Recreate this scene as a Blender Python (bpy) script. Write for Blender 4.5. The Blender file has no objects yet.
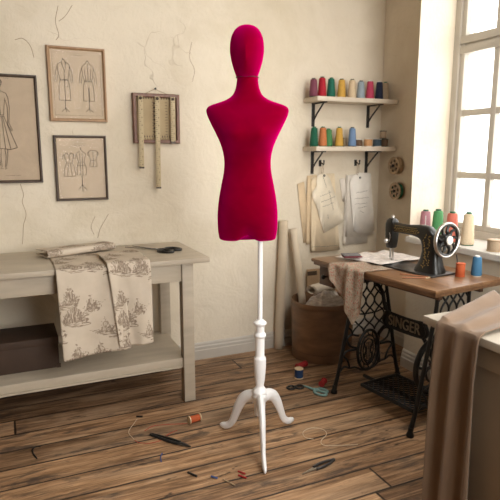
import bpy, bmesh, math, random
from mathutils import Vector, Matrix, noise
PI = math.pi
SC = bpy.context.scene
COL = SC.collection
R = math.radians

# ------------------------------------------------------------------ materials
def nodes_of(name):
    m = bpy.data.materials.new(name); m.use_nodes = True
    nt = m.node_tree
    return m, nt, nt.nodes['Principled BSDF']

def N(nt, t, **kw):
    n = nt.nodes.new(t)
    for k, v in kw.items():
        if k in n.inputs.keys(): n.inputs[k].default_value = v
        else: setattr(n, k, v)
    return n

def L(nt, a, b): nt.links.new(a, b)

def ramp(nt, src, stops):
    r = nt.nodes.new('ShaderNodeValToRGB')
    e = r.color_ramp.elements
    while len(e) < len(stops): e.new(0.5)
    for i, (p, c) in enumerate(stops):
        e[i].position = p
        e[i].color = c if len(c) == 4 else (*c, 1)
    L(nt, src, r.inputs[0])
    return r.outputs[0]

def coords(nt, scale=(1, 1, 1), kind='Object', rot=(0, 0, 0)):
    tc = nt.nodes.new('ShaderNodeTexCoord'); mp = nt.nodes.new('ShaderNodeMapping')
    mp.inputs['Scale'].default_value = scale; mp.inputs['Rotation'].default_value = rot
    L(nt, tc.outputs[kind], mp.inputs[0])
    return mp.outputs[0]

def noise_n(nt, vec, scale, detail=4, rough=.55, dist=0):
    n = N(nt, 'ShaderNodeTexNoise'); n.inputs['Scale'].default_value = scale
    n.inputs['Detail'].default_value = detail; n.inputs['Roughness'].default_value = rough
    n.inputs['Distortion'].default_value = dist
    L(nt, vec, n.inputs['Vector']); return n.outputs['Fac']

def mixc(nt, fac, a, b, mode='MIX'):
    m = nt.nodes.new('ShaderNodeMix'); m.data_type = 'RGBA'; m.blend_type = mode
    for s, v in ((0, fac), (6, a), (7, b)):
        if hasattr(v, 'is_linked'): L(nt, v, m.inputs[s])
        elif s == 0: m.inputs[0].default_value = v
        else: m.inputs[s].default_value = (*v, 1) if len(v) == 3 else v
    return m.outputs[2]

def mth(nt, op, a, b=None, c=None):
    m = nt.nodes.new('ShaderNodeMath'); m.operation = op
    for i, v in enumerate((a, b, c)):
        if v is None: continue
        if hasattr(v, 'is_linked'): L(nt, v, m.inputs[i])
        else: m.inputs[i].default_value = v
    return m.outputs[0]

def bump(nt, bs, h, strength=.3, dist=.01):
    b = nt.nodes.new('ShaderNodeBump'); b.inputs['Strength'].default_value = strength
    b.inputs['Distance'].default_value = dist
    L(nt, h, b.inputs['Height']); L(nt, b.outputs[0], bs.inputs['Normal'])

def simple(name, col, rough=.5, metal=0., var=.12, vscale=8, stretch=(1, 1, 1), bmp=0., bscale=60, sheen=0., spec=None):
    """a colour with a little cloudy variation and an optional fine bump"""
    m, nt, bs = nodes_of(name)
    v = coords(nt, stretch)
    n = noise_n(nt, v, vscale)
    lo = tuple(c * (1 - var) for c in col); hi = tuple(min(1, c * (1 + var)) for c in col)
    L(nt, ramp(nt, n, [(.3, lo), (.7, hi)]), bs.inputs['Base Color'])
    bs.inputs['Roughness'].default_value = rough; bs.inputs['Metallic'].default_value = metal
    if spec is not None: bs.inputs['Specular IOR Level'].default_value = spec
    if sheen: bs.inputs['Sheen Weight'].default_value = sheen
    if bmp: bump(nt, bs, noise_n(nt, v, bscale, 3), bmp, .003)
    return m

def plaster(name, col, cracks=True):
    m, nt, bs = nodes_of(name)
    v = coords(nt)
    big = noise_n(nt, v, 1.6, 5, .6, .4); mid = noise_n(nt, v, 7, 6, .65, .8); fine = noise_n(nt, v, 45, 4, .6)
    c = ramp(nt, big, [(.28, tuple(x * y for x, y in zip(col, (.87, .85, .80)))), (.52, col), (.75, tuple(min(1, x * 1.07) for x in col))])
    st = ramp(nt, mid, [(.55, (0, 0, 0)), (.75, (1, 1, 1))])
    c = mixc(nt, mth(nt, 'MULTIPLY', st, .22), c, tuple(x * y for x, y in zip(col, (.80, .74, .64))))
    h = mth(nt, 'ADD', mth(nt, 'MULTIPLY', mid, .8), mth(nt, 'MULTIPLY', fine, .25))
    if cracks:
        wv = N(nt, 'ShaderNodeVectorMath', operation='ADD')
        nz = N(nt, 'ShaderNodeTexNoise'); nz.inputs['Scale'].default_value = 6; L(nt, v, nz.inputs['Vector'])
        sc = N(nt, 'ShaderNodeVectorMath', operation='SCALE'); sc.inputs['Scale'].default_value = .22
        L(nt, nz.outputs['Color'], sc.inputs[0]); L(nt, v, wv.inputs[0]); L(nt, sc.outputs[0], wv.inputs[1])
        vo = N(nt, 'ShaderNodeTexVoronoi', feature='DISTANCE_TO_EDGE'); vo.inputs['Scale'].default_value = 2.3
        L(nt, wv.outputs[0], vo.inputs['Vector'])
        cr = ramp(nt, vo.outputs['Distance'], [(0., (1, 1, 1)), (.007, (0, 0, 0))])
        msk = ramp(nt, noise_n(nt, v, 2.6, 3), [(.58, (0, 0, 0)), (.66, (1, 1, 1))])
        k = mth(nt, 'MULTIPLY', cr, msk)
        c = mixc(nt, mth(nt, 'MULTIPLY', k, .28), c, (.33, .22, .12))
        h = mth(nt, 'SUBTRACT', h, mth(nt, 'MULTIPLY', k, .4))
    L(nt, c, bs.inputs['Base Color']); bs.inputs['Roughness'].default_value = .85
    bs.inputs['Specular IOR Level'].default_value = .25
    bump(nt, bs, h, .45, .02)
    return m

def plank_floor():
    m, nt, bs = nodes_of('worn_plank_floor')
    tc = N(nt, 'ShaderNodeTexCoord'); sep = N(nt, 'ShaderNodeSeparateXYZ'); L(nt, tc.outputs['Object'], sep.inputs[0])
    X, Y = sep.outputs[0], sep.outputs[1]
    W = .157
    row = mth(nt, 'DIVIDE', mth(nt, 'SUBTRACT', Y, 2.254 - 40 * W), W)
    ri = mth(nt, 'FLOOR', row); rf = mth(nt, 'SUBTRACT', row, ri)
    wn = N(nt, 'ShaderNodeTexWhiteNoise', noise_dimensions='1D'); L(nt, ri, wn.inputs['W'])
    off = mth(nt, 'MULTIPLY', wn.outputs['Value'], 3.7)
    col_ = mth(nt, 'DIVIDE', mth(nt, 'ADD', mth(nt, 'ADD', X, 30.), off), 3.7)
    ci = mth(nt, 'FLOOR', col_); cf = mth(nt, 'SUBTRACT', col_, ci)
    idn = N(nt, 'ShaderNodeCombineXYZ'); L(nt, ri, idn.inputs[0]); L(nt, ci, idn.inputs[1])
    w2 = N(nt, 'ShaderNodeTexWhiteNoise', noise_dimensions='2D'); L(nt, idn.outputs[0], w2.inputs['Vector'])
    shift = N(nt, 'ShaderNodeVectorMath', operation='SCALE'); shift.inputs['Scale'].default_value = 37.
    L(nt, w2.outputs['Color'], shift.inputs[0])
    base = N(nt, 'ShaderNodeVectorMath', operation='ADD'); L(nt, tc.outputs['Object'], base.inputs[0]); L(nt, shift.outputs[0], base.inputs[1])
    def stretched(sx, sy):
        mp = N(nt, 'ShaderNodeMapping'); mp.inputs['Scale'].default_value = (sx, sy, 1); L(nt, base.outputs[0], mp.inputs[0]); return mp.outputs[0]
    g1 = noise_n(nt, stretched(1.6, 22), 1.6, 7, .68, .9)
    g2 = noise_n(nt, stretched(5, 120), 1.0, 4, .6, .3)
    pt = noise_n(nt, stretched(1.3, 4.5), 1.5, 5, .6, .6)
    kn = noise_n(nt, stretched(4.5, 9), 1.6, 3, .5, .3)
    c = ramp(nt, g1, [(.28, (.062, .033, .016)), (.44, (.205, .116, .060)), (.56, (.37, .225, .125)), (.74, (.60, .41, .25))])
    c = mixc(nt, .42, c, mixc(nt, 1., c, ramp(nt, g2, [(.3, (.32, .29, .27)), (.65, (1.3, 1.26, 1.2))]), 'MULTIPLY'))
    tint = ramp(nt, w2.outputs['Value'], [(0, (.72, .70, .68)), (.5, (.98, .96, .94)), (1, (1.22, 1.20, 1.15))])
    c = mixc(nt, 1., c, tint, 'MULTIPLY')
    worn = ramp(nt, pt, [(.50, (0, 0, 0)), (.66, (1, 1, 1))])
    c = mixc(nt, mth(nt, 'MULTIPLY', worn, .42), c, (.50, .345, .215))
    stain = ramp(nt, noise_n(nt, stretched(1.6, 7), 1.9, 6, .72, .5), [(.535, (0, 0, 0)), (.64, (1, 1, 1))])
    c = mixc(nt, mth(nt, 'MULTIPLY', stain, .78), c, (.045, .033, .027))
    knot = ramp(nt, kn, [(.675, (0, 0, 0)), (.73, (1, 1, 1))])
    c = mixc(nt, mth(nt, 'MULTIPLY', knot, .85), c, (.03, .017, .01))
    e1 = mth(nt, 'MINIMUM', rf, mth(nt, 'SUBTRACT', 1., rf))
    e2 = mth(nt, 'MULTIPLY', mth(nt, 'MINIMUM', cf, mth(nt, 'SUBTRACT', 1., cf)), 3.7 / W)
    e = mth(nt, 'MINIMUM', e1, e2)
    wob = mth(nt, 'MULTIPLY', noise_n(nt, tc.outputs['Object'], 9, 3), .022)
    gap = ramp(nt, mth(nt, 'SUBTRACT', e, wob), [(.010, (1, 1, 1)), (.030, (0, 0, 0))])
    c = mixc(nt, mth(nt, 'MULTIPLY', gap, .92), c, (.014, .008, .005))
    L(nt, c, bs.inputs['Base Color'])
    L(nt, ramp(nt, g1, [(.3, (.62,) * 3), (.7, (.46,) * 3)]), bs.inputs['Roughness'])
    bs.inputs['Specular IOR Level'].default_value = .4
    h = mth(nt, 'SUBTRACT', mth(nt, 'ADD', mth(nt, 'MULTIPLY', g1, .35), mth(nt, 'MULTIPLY', g2, .2)), gap)
    bump(nt, bs, h, .55, .006)
    return m

def wood(name, dark, light, rough=.4, axis=(2, 30, 30)):
    m, nt, bs = nodes_of(name)
    v = coords(nt, axis)
    g = noise_n(nt, v, 1.3, 6, .62, 1.0)
    L(nt, ramp(nt, g, [(.3, dark), (.68, light)]), bs.inputs['Base Color'])
    bs.inputs['Roughness'].default_value = rough
    bump(nt, bs, g, .15, .003)
    return m

def thread_mat(name, col):
    m, nt, bs = nodes_of(name)
    w = N(nt, 'ShaderNodeTexWave', wave_type='BANDS', bands_direction='Z'); w.inputs['Scale'].default_value = 95
    w.inputs['Distortion'].default_value = 1.5; w.inputs['Detail'].default_value = 2
    L(nt, coords(nt), w.inputs['Vector'])
    L(nt, ramp(nt, w.outputs['Fac'], [(0, tuple(c * .8 for c in col)), (1, tuple(min(1, c * 1.1) for c in col))]), bs.inputs['Base Color'])
    bs.inputs['Roughness'].default_value = .6
    bs.inputs['Specular IOR Level'].default_value = .25
    bump(nt, bs, w.outputs['Fac'], .35, .002)
    return m

def velvet():
    m, nt, bs = nodes_of('crimson_velvet')
    v = coords(nt)
    n = noise_n(nt, v, 14, 5, .6, .6); f = noise_n(nt, v, 420, 2)
    L(nt, ramp(nt, n, [(.3, (.135, .0, .0025)), (.7, (.175, .0, .006))]), bs.inputs['Base Color'])
    bs.inputs['Roughness'].default_value = .62
    bs.inputs['Specular IOR Level'].default_value = 0.
    bs.inputs['Sheen Weight'].default_value = 1.
    bs.inputs['Sheen Roughness'].default_value = .55
    bs.inputs['Sheen Tint'].default_value = (1., .0, .29, 1)
    bump(nt, bs, mth(nt, 'ADD', mth(nt, 'MULTIPLY', n, .5), mth(nt, 'MULTIPLY', f, .25)), .10, .004)
    return m

def toile():
    """cream cotton printed with small brown country scenes (uv in metres)"""
    m, nt, bs = nodes_of('toile_cotton')
    tc = N(nt, 'ShaderNodeTexCoord'); uv = tc.outputs['UV']
    mp = N(nt, 'ShaderNodeMapping'); mp.inputs['Scale'].default_value = (1, -.92, 1); L(nt, uv, mp.inputs[0])
    vo = N(nt, 'ShaderNodeTexVoronoi', voronoi_dimensions='2D'); vo.inputs['Scale'].default_value = 7.6
    vo.inputs['Randomness'].default_value = .8; L(nt, mp.outputs[0], vo.inputs['Vector'])
    d = N(nt, 'ShaderNodeVectorMath', operation='SUBTRACT'); L(nt, mp.outputs[0], d.inputs[0]); L(nt, vo.outputs['Position'], d.inputs[1])
    sp = N(nt, 'ShaderNodeSeparateXYZ'); L(nt, d.outputs[0], sp.inputs[0]); x, y = sp.outputs[0], sp.outputs[1]
    sc = N(nt, 'ShaderNodeSeparateColor'); L(nt, vo.outputs['Color'], sc.inputs[0]); ra, rb = sc.outputs[0], sc.outputs[1]
    n1 = N(nt, 'ShaderNodeTexNoise'); n1.inputs['Scale'].default_value = 85; n1.inputs['Detail'].default_value = 3; L(nt, uv, n1.inputs['Vector'])
    nv = noise_n(nt, coords(nt, (150, 34, 1), 'UV'), 1, 3, .6, 1.2)
    nh = noise_n(nt, coords(nt, (26, 210, 1), 'UV'), 1, 3, .6, .4)
    ax = mth(nt, 'ABSOLUTE', mth(nt, 'ADD', x, mth(nt, 'MULTIPLY', mth(nt, 'SUBTRACT', ra, .5), .03)))
    # trees: a cone of broken vertical strokes above the ground line
    top = mth(nt, 'ADD', .030, mth(nt, 'MULTIPLY', rb, .050))
    wid = mth(nt, 'MULTIPLY', mth(nt, 'SUBTRACT', top, y), .62)
    tree = mth(nt, 'MULTIPLY', mth(nt, 'LESS_THAN', ax, mth(nt, 'ADD', wid, mth(nt, 'MULTIPLY', mth(nt, 'SUBTRACT', n1.outputs['Fac'], .5), .075))), mth(nt, 'GREATER_THAN', y, -.028))
    tree = mth(nt, 'MULTIPLY', tree, ramp(nt, nv, [(.40, (0, 0, 0)), (.55, (1, 1, 1))]))
    # a lower clump beside
    bx = mth(nt, 'SUBTRACT', x, .03); by = mth(nt, 'ADD', y, .014)
    rr = mth(nt, 'ADD', mth(nt, 'MULTIPLY', mth(nt, 'MULTIPLY', bx, bx), .5), mth(nt, 'MULTIPLY', by, by))
    clump = mth(nt, 'MULTIPLY', mth(nt, 'LESS_THAN', rr, .0007), ramp(nt, n1.outputs['Fac'], [(.47, (0, 0, 0)), (.58, (1, 1, 1))]))
    # ground: ragged horizontal strokes
    gy = mth(nt, 'ABSOLUTE', mth(nt, 'ADD', mth(nt, 'ADD', y, .034), mth(nt, 'MULTIPLY', x, mth(nt, 'SUBTRACT', ra, .5))))
    ground = mth(nt, 'MULTIPLY', mth(nt, 'LESS_THAN', gy, mth(nt, 'SUBTRACT', .019, mth(nt, 'MULTIPLY', mth(nt, 'ABSOLUTE', x), .20))), ramp(nt, nh, [(.47, (0, 0, 0)), (.56, (1, 1, 1))]))
    ink = mth(nt, 'MAXIMUM', mth(nt, 'MAXIMUM', tree, ground), clump)
    weave = noise_n(nt, uv, 420, 2)
    cloth = ramp(nt, noise_n(nt, uv, 9, 3), [(.3, (.55, .47, .37)), (.7, (.63, .545, .44))])
    L(nt, mixc(nt, mth(nt, 'MULTIPLY', ink, .74), cloth, (.15, .095, .06)), bs.inputs['Base Color'])
    bs.inputs['Roughness'].default_value = .85; bs.inputs['Specular IOR Level'].default_value = .2
    bump(nt, bs, weave, .12, .001)
    return m

def floral():
    m, nt, bs = nodes_of('floral_cotton')
    uv = coords(nt, (1, 1, 1), 'UV')
    c = ramp(nt, noise_n(nt, uv, 30, 3), [(.3, (.30, .235, .170)), (.7, (.41, .325, .245))])
    for s, th, colr in ((70, .30, (.36, .085, .05)), (95, .28, (.13, .14, .08)), (120, .27, (.30, .17, .10))):
        vo = N(nt, 'ShaderNodeTexVoronoi', voronoi_dimensions='2D'); vo.inputs['Scale'].default_value = s
        mp = N(nt, 'ShaderNodeMapping'); mp.inputs['Location'].default_value = (s, s * .3, 0); L(nt, uv, mp.inputs[0]); L(nt, mp.outputs[0], vo.inputs['Vector'])
        sp = N(nt, 'ShaderNodeSeparateColor'); L(nt, vo.outputs['Color'], sp.inputs[0])
        k = mth(nt, 'MULTIPLY', mth(nt, 'LESS_THAN', vo.outputs['Distance'], th), mth(nt, 'GREATER_THAN', sp.outputs[0], .45))
        c = mixc(nt, mth(nt, 'MULTIPLY', k, .75), c, colr)
    L(nt, c, bs.inputs['Base Color']); bs.inputs['Roughness'].default_value = .9
    return m

def paper(name, col):
    m, nt, bs = nodes_of(name)
    v = coords(nt)
    n = noise_n(nt, v, 9, 5, .6, .5); f = noise_n(nt, v, 5, 2)
    L(nt, ramp(nt, n, [(.3, tuple(c * .86 for c in col)), (.65, col)]), bs.inputs['Base Color'])
    bs.inputs['Roughness'].default_value = .85; bs.inputs['Specular IOR Level'].default_value = .2
    bump(nt, bs, f, .25, .02)
    return m

def glass_mat(name, ior, tr=.97):    # ior: strength of the grazing reflection
    m = bpy.data.materials.new(name); m.use_nodes = True; nt = m.node_tree
    nt.nodes.clear()
    o = N(nt, 'ShaderNodeOutputMaterial'); t = N(nt, 'ShaderNodeBsdfTransparent'); g = N(nt, 'ShaderNodeBsdfGlossy')
    t.inputs['Color'].default_value = (tr, tr, tr, 1); g.inputs['Roughness'].default_value = .02
    f = N(nt, 'ShaderNodeLayerWeight'); f.inputs['Blend'].default_value = .5
    k = mth(nt, 'ADD', mth(nt, 'MULTIPLY', mth(nt, 'POWER', f.outputs['Facing'], 5.), ior), ior * .05)
    mx = N(nt, 'ShaderNodeMixShader'); L(nt, k, mx.inputs[0]); L(nt, t.outputs[0], mx.inputs[1]); L(nt, g.outputs[0], mx.inputs[2])
    L(nt, mx.outputs[0], o.inputs[0])
    return m

M = {}
M['wall'] = plaster('cream_plaster', (.74, .660, .530))
M['reveal'] = plaster('reveal_plaster', (.60, .57, .52), False)
M['ceiling'] = simple('ceiling_paint', (.36, .32, .27), .9)
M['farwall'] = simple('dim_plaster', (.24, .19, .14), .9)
M['floor'] = plank_floor()
M['crack'] = simple('crack_brown', (.36, .26, .16), .9)  # brown of the cracks worn into the plaster
M['trim'] = simple('trim_paint', (.52, .48, .42), .5, var=.08, vscale=5)
M['winframe'] = simple('window_paint', (.46, .42, .355), .45, var=.06)
M['glass'] = glass_mat('window_glass', .7)
M['dimglass'] = glass_mat('light_dimming_glass', .7, .62)  # grey put into the panes to weaken this window's daylight
M['pictureglass'] = glass_mat('matt_picture_glass', .03)
M['velvet'] = velvet()
M['seam'] = simple('seam_thread', (.10, .002, .015), .8)
M['white'] = simple('white_lacquer', (.92, .92, .92), .35, var=.03)
M['greige'] = simple('greige_paint', (.46, .395, .305), .5, var=.10, vscale=4, stretch=(1, 6, 6), bmp=.05)
M['darkbox'] = simple('dark_cardboard', (.055, .030, .018), .7, var=.15)
M['toile'] = toile()
M['iron'] = simple('cast_iron', (.012, .011, .010), .42, .3, var=.3, vscale=30, bmp=.1)
M['blackmetal'] = simple('black_japan', (.010, .0095, .008), .30, .1, var=.2, vscale=20)
M['steel'] = simple('brushed_steel', (.55, .53, .50), .28, 1., var=.1, vscale=40)
M['darksteel'] = simple('dark_steel_plate', (.085, .08, .078), .35, .75, var=.15, vscale=20)
M['brass'] = simple('aged_gold', (.42, .29, .10), .4, .7, var=.2, vscale=60)
M['black'] = simple('black_plastic', (.012, .012, .012), .35, var=.1)
M['oak'] = wood('pale_oak_frame', (.28, .16, .075), (.44, .27, .14), .45, (30, 30, 4))
M['walnut'] = wood('dark_walnut_frame', (.040, .024, .014), (.085, .052, .032), .45, (30, 30, 4))
M['redwood'] = wood('red_brown_frame', (.11, .045, .025), (.20, .085, .048), .4, (30, 30, 4))
M['tabletop'] = wood('varnished_table_wood', (.12, .058, .026), (.26, .138, .066), .33, (2.5, 26, 26))
M['drawer'] = wood('dark_drawer_wood', (.065, .030, .015), (.13, .062, .03), .4, (3, 26, 26))
M['shelfwood'] = wood('pale_shelf_wood', (.52, .44, .34), (.68, .60, .49), .55, (2, 22, 22))
M['bracket'] = simple('bracket_iron', (.030, .027, .025), .5, .4)
M['print'] = paper('aged_print_paper', (.66, .53, .385))
M['print2'] = paper('creased_print_paper', (.60, .475, .345))
M['ink'] = simple('sepia_ink', (.10, .075, .055), .9)
M['kraft'] = paper('kraft_pattern_card', (.80, .66, .46))
M['kraft2'] = paper('tan_pattern_card', (.70, .54, .35))
M['palecard'] = paper('pale_pattern_paper', (.86, .77, .61))
M['whitecard'] = paper('white_pattern_paper', (.84, .79, .71))
M['greycard'] = paper('grey_pattern_paper', (.74, .68, .59))
M['cardboard'] = simple('plain_cardboard', (.40, .27, .155), .85, var=.1, bmp=.1)
M['bin'] = simple('brown_hide', (.17, .088, .042), .5, var=.35, vscale=5, stretch=(1, 1, 3), bmp=.15)
M['rollcloth'] = simple('cream_canvas', (.66, .56, .42), .9, var=.06, bmp=.2, bscale=200, sheen=.2)
M['rollcloth2'] = simple('beige_canvas', (.58, .48, .35), .9, var=.06, bmp=.2, bscale=200, sheen=.2)
M['creamcloth'] = simple('cream_cotton', (.62, .54, .44), .9, var=.1, sheen=.2)
M['greycloth'] = simple('grey_striped_cotton', (.40, .35, .30), .9, var=.45, vscale=12, stretch=(1, 1, 6), sheen=.2)
M['whitecloth'] = simple('white_cotton', (.72, .68, .62), .9, var=.06, sheen=.2)
M['patchcloth'] = floral()
M['lacecloth'] = simple('rose_flecked_cotton', (.66, .60, .55), .9, var=.25, vscale=40)
M['greywool'] = simple('grey_wool', (.16, .15, .145), .95, var=.2, vscale=60)
M['redfelt'] = simple('wine_felt', (.13, .03, .035), .95)
M['linen'] = simple('tan_linen', (.185, .116, .068), .92, var=.08, vscale=5, bmp=.2, bscale=300, sheen=.25)
M['cabtop'] = simple('cream_cabinet_top', (.50, .45, .37), .5, var=.05)
M['cabbody'] = simple('tan_cabinet_paint', (.30, .225, .15), .55, var=.1, vscale=3)
M['tape'] = simple('ivory_rule', (.50, .40, .235), .55, var=.08)
M['boardcloth'] = simple('gauge_card', (.44, .34, .20), .8, var=.1)
M['string'] = simple('hemp_string', (.36, .26, .15), .9)
M['tan_flange'] = simple('tan_wood_flange', (.42, .30, .18), .55)
M['spoolwood'] = simple('pale_spool_wood', (.62, .48, .30), .6)
M['corewhite'] = simple('white_cone_core', (.75, .72, .66), .6)
M['coregreen'] = simple('green_cone_core', (.03, .13, .06), .5)
M['coredark'] = simple('dark_cone_core', (.05, .06, .04), .6)
M['teal'] = simple('teal_plastic', (.20, .34, .32), .4)
M['redplastic'] = simple('red_plastic', (.30, .02, .02), .4)
M['redthread'] = simple('red_thread', (.36, .05, .03), .8)
M['bluethread'] = simple('blue_thread', (.06, .09, .22), .8)
M['palethread'] = simple('natural_thread', (.62, .50, .36), .8)
M['pencil'] = simple('cedar_pencil', (.33, .14, .07), .5)
TH = dict(mauve=(.19, .055, .085), red=(.42, .016, .03), green=(.018, .135, .085), yellow=(.62, .36, .07), cream=(.66, .52, .34),
          lightblue=(.30, .36, .40), rose=(.50, .055, .11), navy=(.016, .022, .05), taupe=(.40, .30, .20), darkgreen=(.012, .10, .055),
          orange=(.56, .19, .07), leaf=(.075, .23, .085), blue=(.17, .27, .44), pink=(.42, .19, .22), grass=(.085, .30, .11),
          coral=(.60, .16, .11), beige=(.66, .53, .36), copper=(.50, .13, .035), steelblue=(.045, .145, .26), brown=(.14, .085, .05),
          slate=(.06, .10, .13), peach=(.60, .32, .14), deepblue=(.02, .05, .13), brick=(.46, .095, .03), scarlet=(.40, .03, .03))
for k, c in TH.items(): M['th_' + k] = thread_mat(k + '_thread', c)

# ------------------------------------------------------------------ mesh helpers
class MB:
    def __init__(s): s.bm = bmesh.new(); s.uv = None
    def _mark(s, fn):
        s.bm.verts.ensure_lookup_table(); n = len(s.bm.verts); fn(); s.bm.verts.ensure_lookup_table()
        return s.bm.verts[n:]
    def box(s, c, size, bev=0., rot=None, taper=1.):
        tmp = bmesh.new(); bmesh.ops.create_cube(tmp, size=1)
        for v in tmp.verts:
            k = taper if v.co.z < 0 else 1.
            v.co = Vector((v.co.x * size[0] * k, v.co.y * size[1] * k, v.co.z * size[2]))
        if bev: bmesh.ops.bevel(tmp, geom=tmp.edges[:], offset=bev, segments=2, affect='EDGES', profile=.6)
        mtx = Matrix.Translation(c) @ (rot.to_4x4() if rot else Matrix())
        s.merge(tmp, mtx); return s
    def box2(s, a, b, bev=0.):
        return s.box([(a[i] + b[i]) / 2 for i in range(3)], [abs(b[i] - a[i]) for i in range(3)], bev)
    def merge(s, tmp, mtx=None):
        mp = {}
        for v in tmp.verts: mp[v] = s.bm.verts.new(mtx @ v.co if mtx else v.co)
        for f in tmp.faces:
            try: s.bm.faces.new([mp[v] for v in f.verts])
            except ValueError: pass
        tmp.free()
    def rings(s, rs, closed=True, cap=True):
        """loft through lists of points"""
        vs = [[s.bm.verts.new(p) for p in r] for r in rs]
        n = len(vs[0])
        for a, b in zip(vs, vs[1:]):
            for i in range(n if closed else n - 1):
                j = (i + 1) % n
                s.bm.faces.new((a[i], a[j], b[j], b[i]))
        if cap and closed:
            s.bm.faces.new(vs[0][::-1]); s.bm.faces.new(vs[-1])
        return s
    def lathe(s, prof, mtx=None, seg=24, cap=True):
        mtx = mtx or Matrix()
        return s.rings([[mtx @ Vector((r * math.cos(2 * PI * i / seg), r * math.sin(2 * PI * i / seg), z)) for i in range(seg)] for r, z in prof], cap=cap)
    def tube(s, pts, rad, seg=8, closed=False, flat=1., up=None):
        pts = [Vector(p) for p in pts]; n = len(pts)
        rad = rad if isinstance(rad, (list, tuple)) else [rad] * n
        rs = []; prev = None
        for i, p in enumerate(pts):
            a = pts[(i - 1) % n] if closed or i else pts[0]; b = pts[(i + 1) % n] if closed or i < n - 1 else pts[-1]
            t = (b - a).normalized()
            if up is not None: nrm = Vector(up); nrm = (nrm - t * nrm.dot(t)).normalized()
            elif prev is None:
                h = Vector((0, 0, 1)) if abs(t.z) < .9 else Vector((1, 0, 0)); nrm = (h - t * h.dot(t)).normalized()
            else: nrm = (prev - t * prev.dot(t)).normalized()
            prev = nrm; bn = t.cross(nrm)
            rs.append([p + (nrm * math.cos(2 * PI * k / seg) * flat + bn * math.sin(2 * PI * k / seg)) * rad[i] for k in range(seg)])
        if closed:
            rs.append(rs[0]); return s.rings(rs, cap=False)
        return s.rings(rs)
    def prism(s, poly, t, mtx=None, bev=0.):
        """polygon in xy, extruded from z=0 to z=t"""
        tmp = bmesh.new()
        f = tmp.faces.new([tmp.verts.new((x, y, 0)) for x, y in poly])
        r = bmesh.ops.extrude_face_region(tmp, geom=[f])
        for e in r['geom']:
            if isinstance(e, bmesh.types.BMVert): e.co.z += t
        bmesh.ops.recalc_face_normals(tmp, faces=tmp.faces[:])
        if bev: bmesh.ops.bevel(tmp, geom=tmp.edges[:], offset=bev, segments=2, affect='EDGES')
        s.merge(tmp, mtx); return s
    def sheet(s, fn, nu, nv, uvs=(1, 1)):
        """fn(u,v) -> point; u, v in 0..1; uv in metres"""
        if s.uv is None: s.uv = s.bm.loops.layers.uv.new('UVMap')
        g = [[s.bm.verts.new(fn(i / nu, j / nv)) for j in range(nv + 1)] for i in range(nu + 1)]
        for i in range(nu):
            for j in range(nv):
                f = s.bm.faces.new((g[i][j], g[i + 1][j], g[i + 1][j + 1], g[i][j + 1]))
                for lp, (a, b) in zip(f.loops, ((i, j), (i + 1, j), (i + 1, j + 1), (i, j + 1))):
                    lp[s.uv].uv = (a / nu * uvs[0], b / nv * uvs[1])
        return s
    def build(s, name, m, parent=None, smooth=True, loc=None, solid=0., sub=0, keep=False):
        if not keep: bmesh.ops.recalc_face_normals(s.bm, faces=s.bm.faces[:])
        me = bpy.data.meshes.new(name); s.bm.to_mesh(me); s.bm.free()
        if smooth:
            me.polygons.foreach_set('use_smooth', [True] * len(me.polygons)); me.set_sharp_from_angle(angle=R(38))
        me.materials.append(m)
        o = bpy.data.objects.new(name, me); COL.objects.link(o)
        if parent: o.parent = parent
        if loc: o.location = loc
        if solid:
            k = o.modifiers.new('thickness', 'SOLIDIFY'); k.thickness = solid; k.offset = 0
        if sub:
            k = o.modifiers.new('smooth', 'SUBSURF'); k.levels = sub; k.render_levels = sub
        return o

def tag(o, label, cat, group=None, kind=None):
    o['label'] = label; o['category'] = cat
    if group: o['group'] = group
    if kind: o['kind'] = kind
    return o

def thing(name, label, cat, loc=(0, 0, 0), rz=0., group=None):
    o = bpy.data.objects.new(name, None); COL.objects.link(o)
    o.empty_display_size = .05; o.location = loc; o.rotation_euler = (0, 0, rz)
    return tag(o, label, cat, group)

def struct(o): o['kind'] = 'structure'; return o

def copy_tree(o, parent=None):
    c = o.copy(); COL.objects.link(c)
    if parent: c.parent = parent
    for ch in [k for k in o.children]: copy_tree(ch, c)
    return c

def crom(pts, n):
    """Catmull-Rom through points, n samples per span"""
    P = [Vector(p) for p in pts]; P = [P[0] * 2 - P[1]] + P + [P[-1] * 2 - P[-2]]; out = []
    for i in range(1, len(P) - 2):
        for k in range(n):
            t = k / n; a, b, c, d = P[i - 1:i + 3]
            out.append(.5 * ((2 * b) + (c - a) * t + (2 * a - 5 * b + 4 * c - d) * t * t + (3 * b - a - 3 * c + d) * t ** 3))
    out.append(P[-2]); return out

def lerp_table(rows, z):
    """smooth interpolation of rows sorted by first column"""
    if z <= rows[0][0]: return rows[0][1:]
    for i in range(len(rows) - 1):
        a, b = rows[i], rows[i + 1]
        if z <= b[0]:
            p = rows[i - 1] if i else a; q = rows[i + 2] if i + 2 < len(rows) else b
            t = (z - a[0]) / (b[0] - a[0]); out = []
            for k in range(1, len(a)):
                m1 = (b[k] - p[k]) / (b[0] - p[0]) * (b[0] - a[0]); m2 = (q[k] - a[k]) / (q[0] - a[0]) * (b[0] - a[0])
                h = (2 * t ** 3 - 3 * t ** 2 + 1) * a[k] + (t ** 3 - 2 * t ** 2 + t) * m1 + (3 * t ** 2 - 2 * t ** 3) * b[k] + (t ** 3 - t ** 2) * m2
                out.append(h)
            return out
    return rows[-1][1:]

def text_mesh(txt, size, ext):
    cu = bpy.data.curves.new('lettering', 'FONT'); cu.body = txt; cu.size = size; cu.extrude = ext; cu.align_x = 'CENTER'; cu.align_y = 'CENTER'
    o = bpy.data.objects.new('lettering', cu); COL.objects.link(o)
    dg = bpy.context.evaluated_depsgraph_get(); me = bpy.data.meshes.new_from_object(o.evaluated_get(dg))
    bpy.data.objects.remove(o); return me

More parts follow.
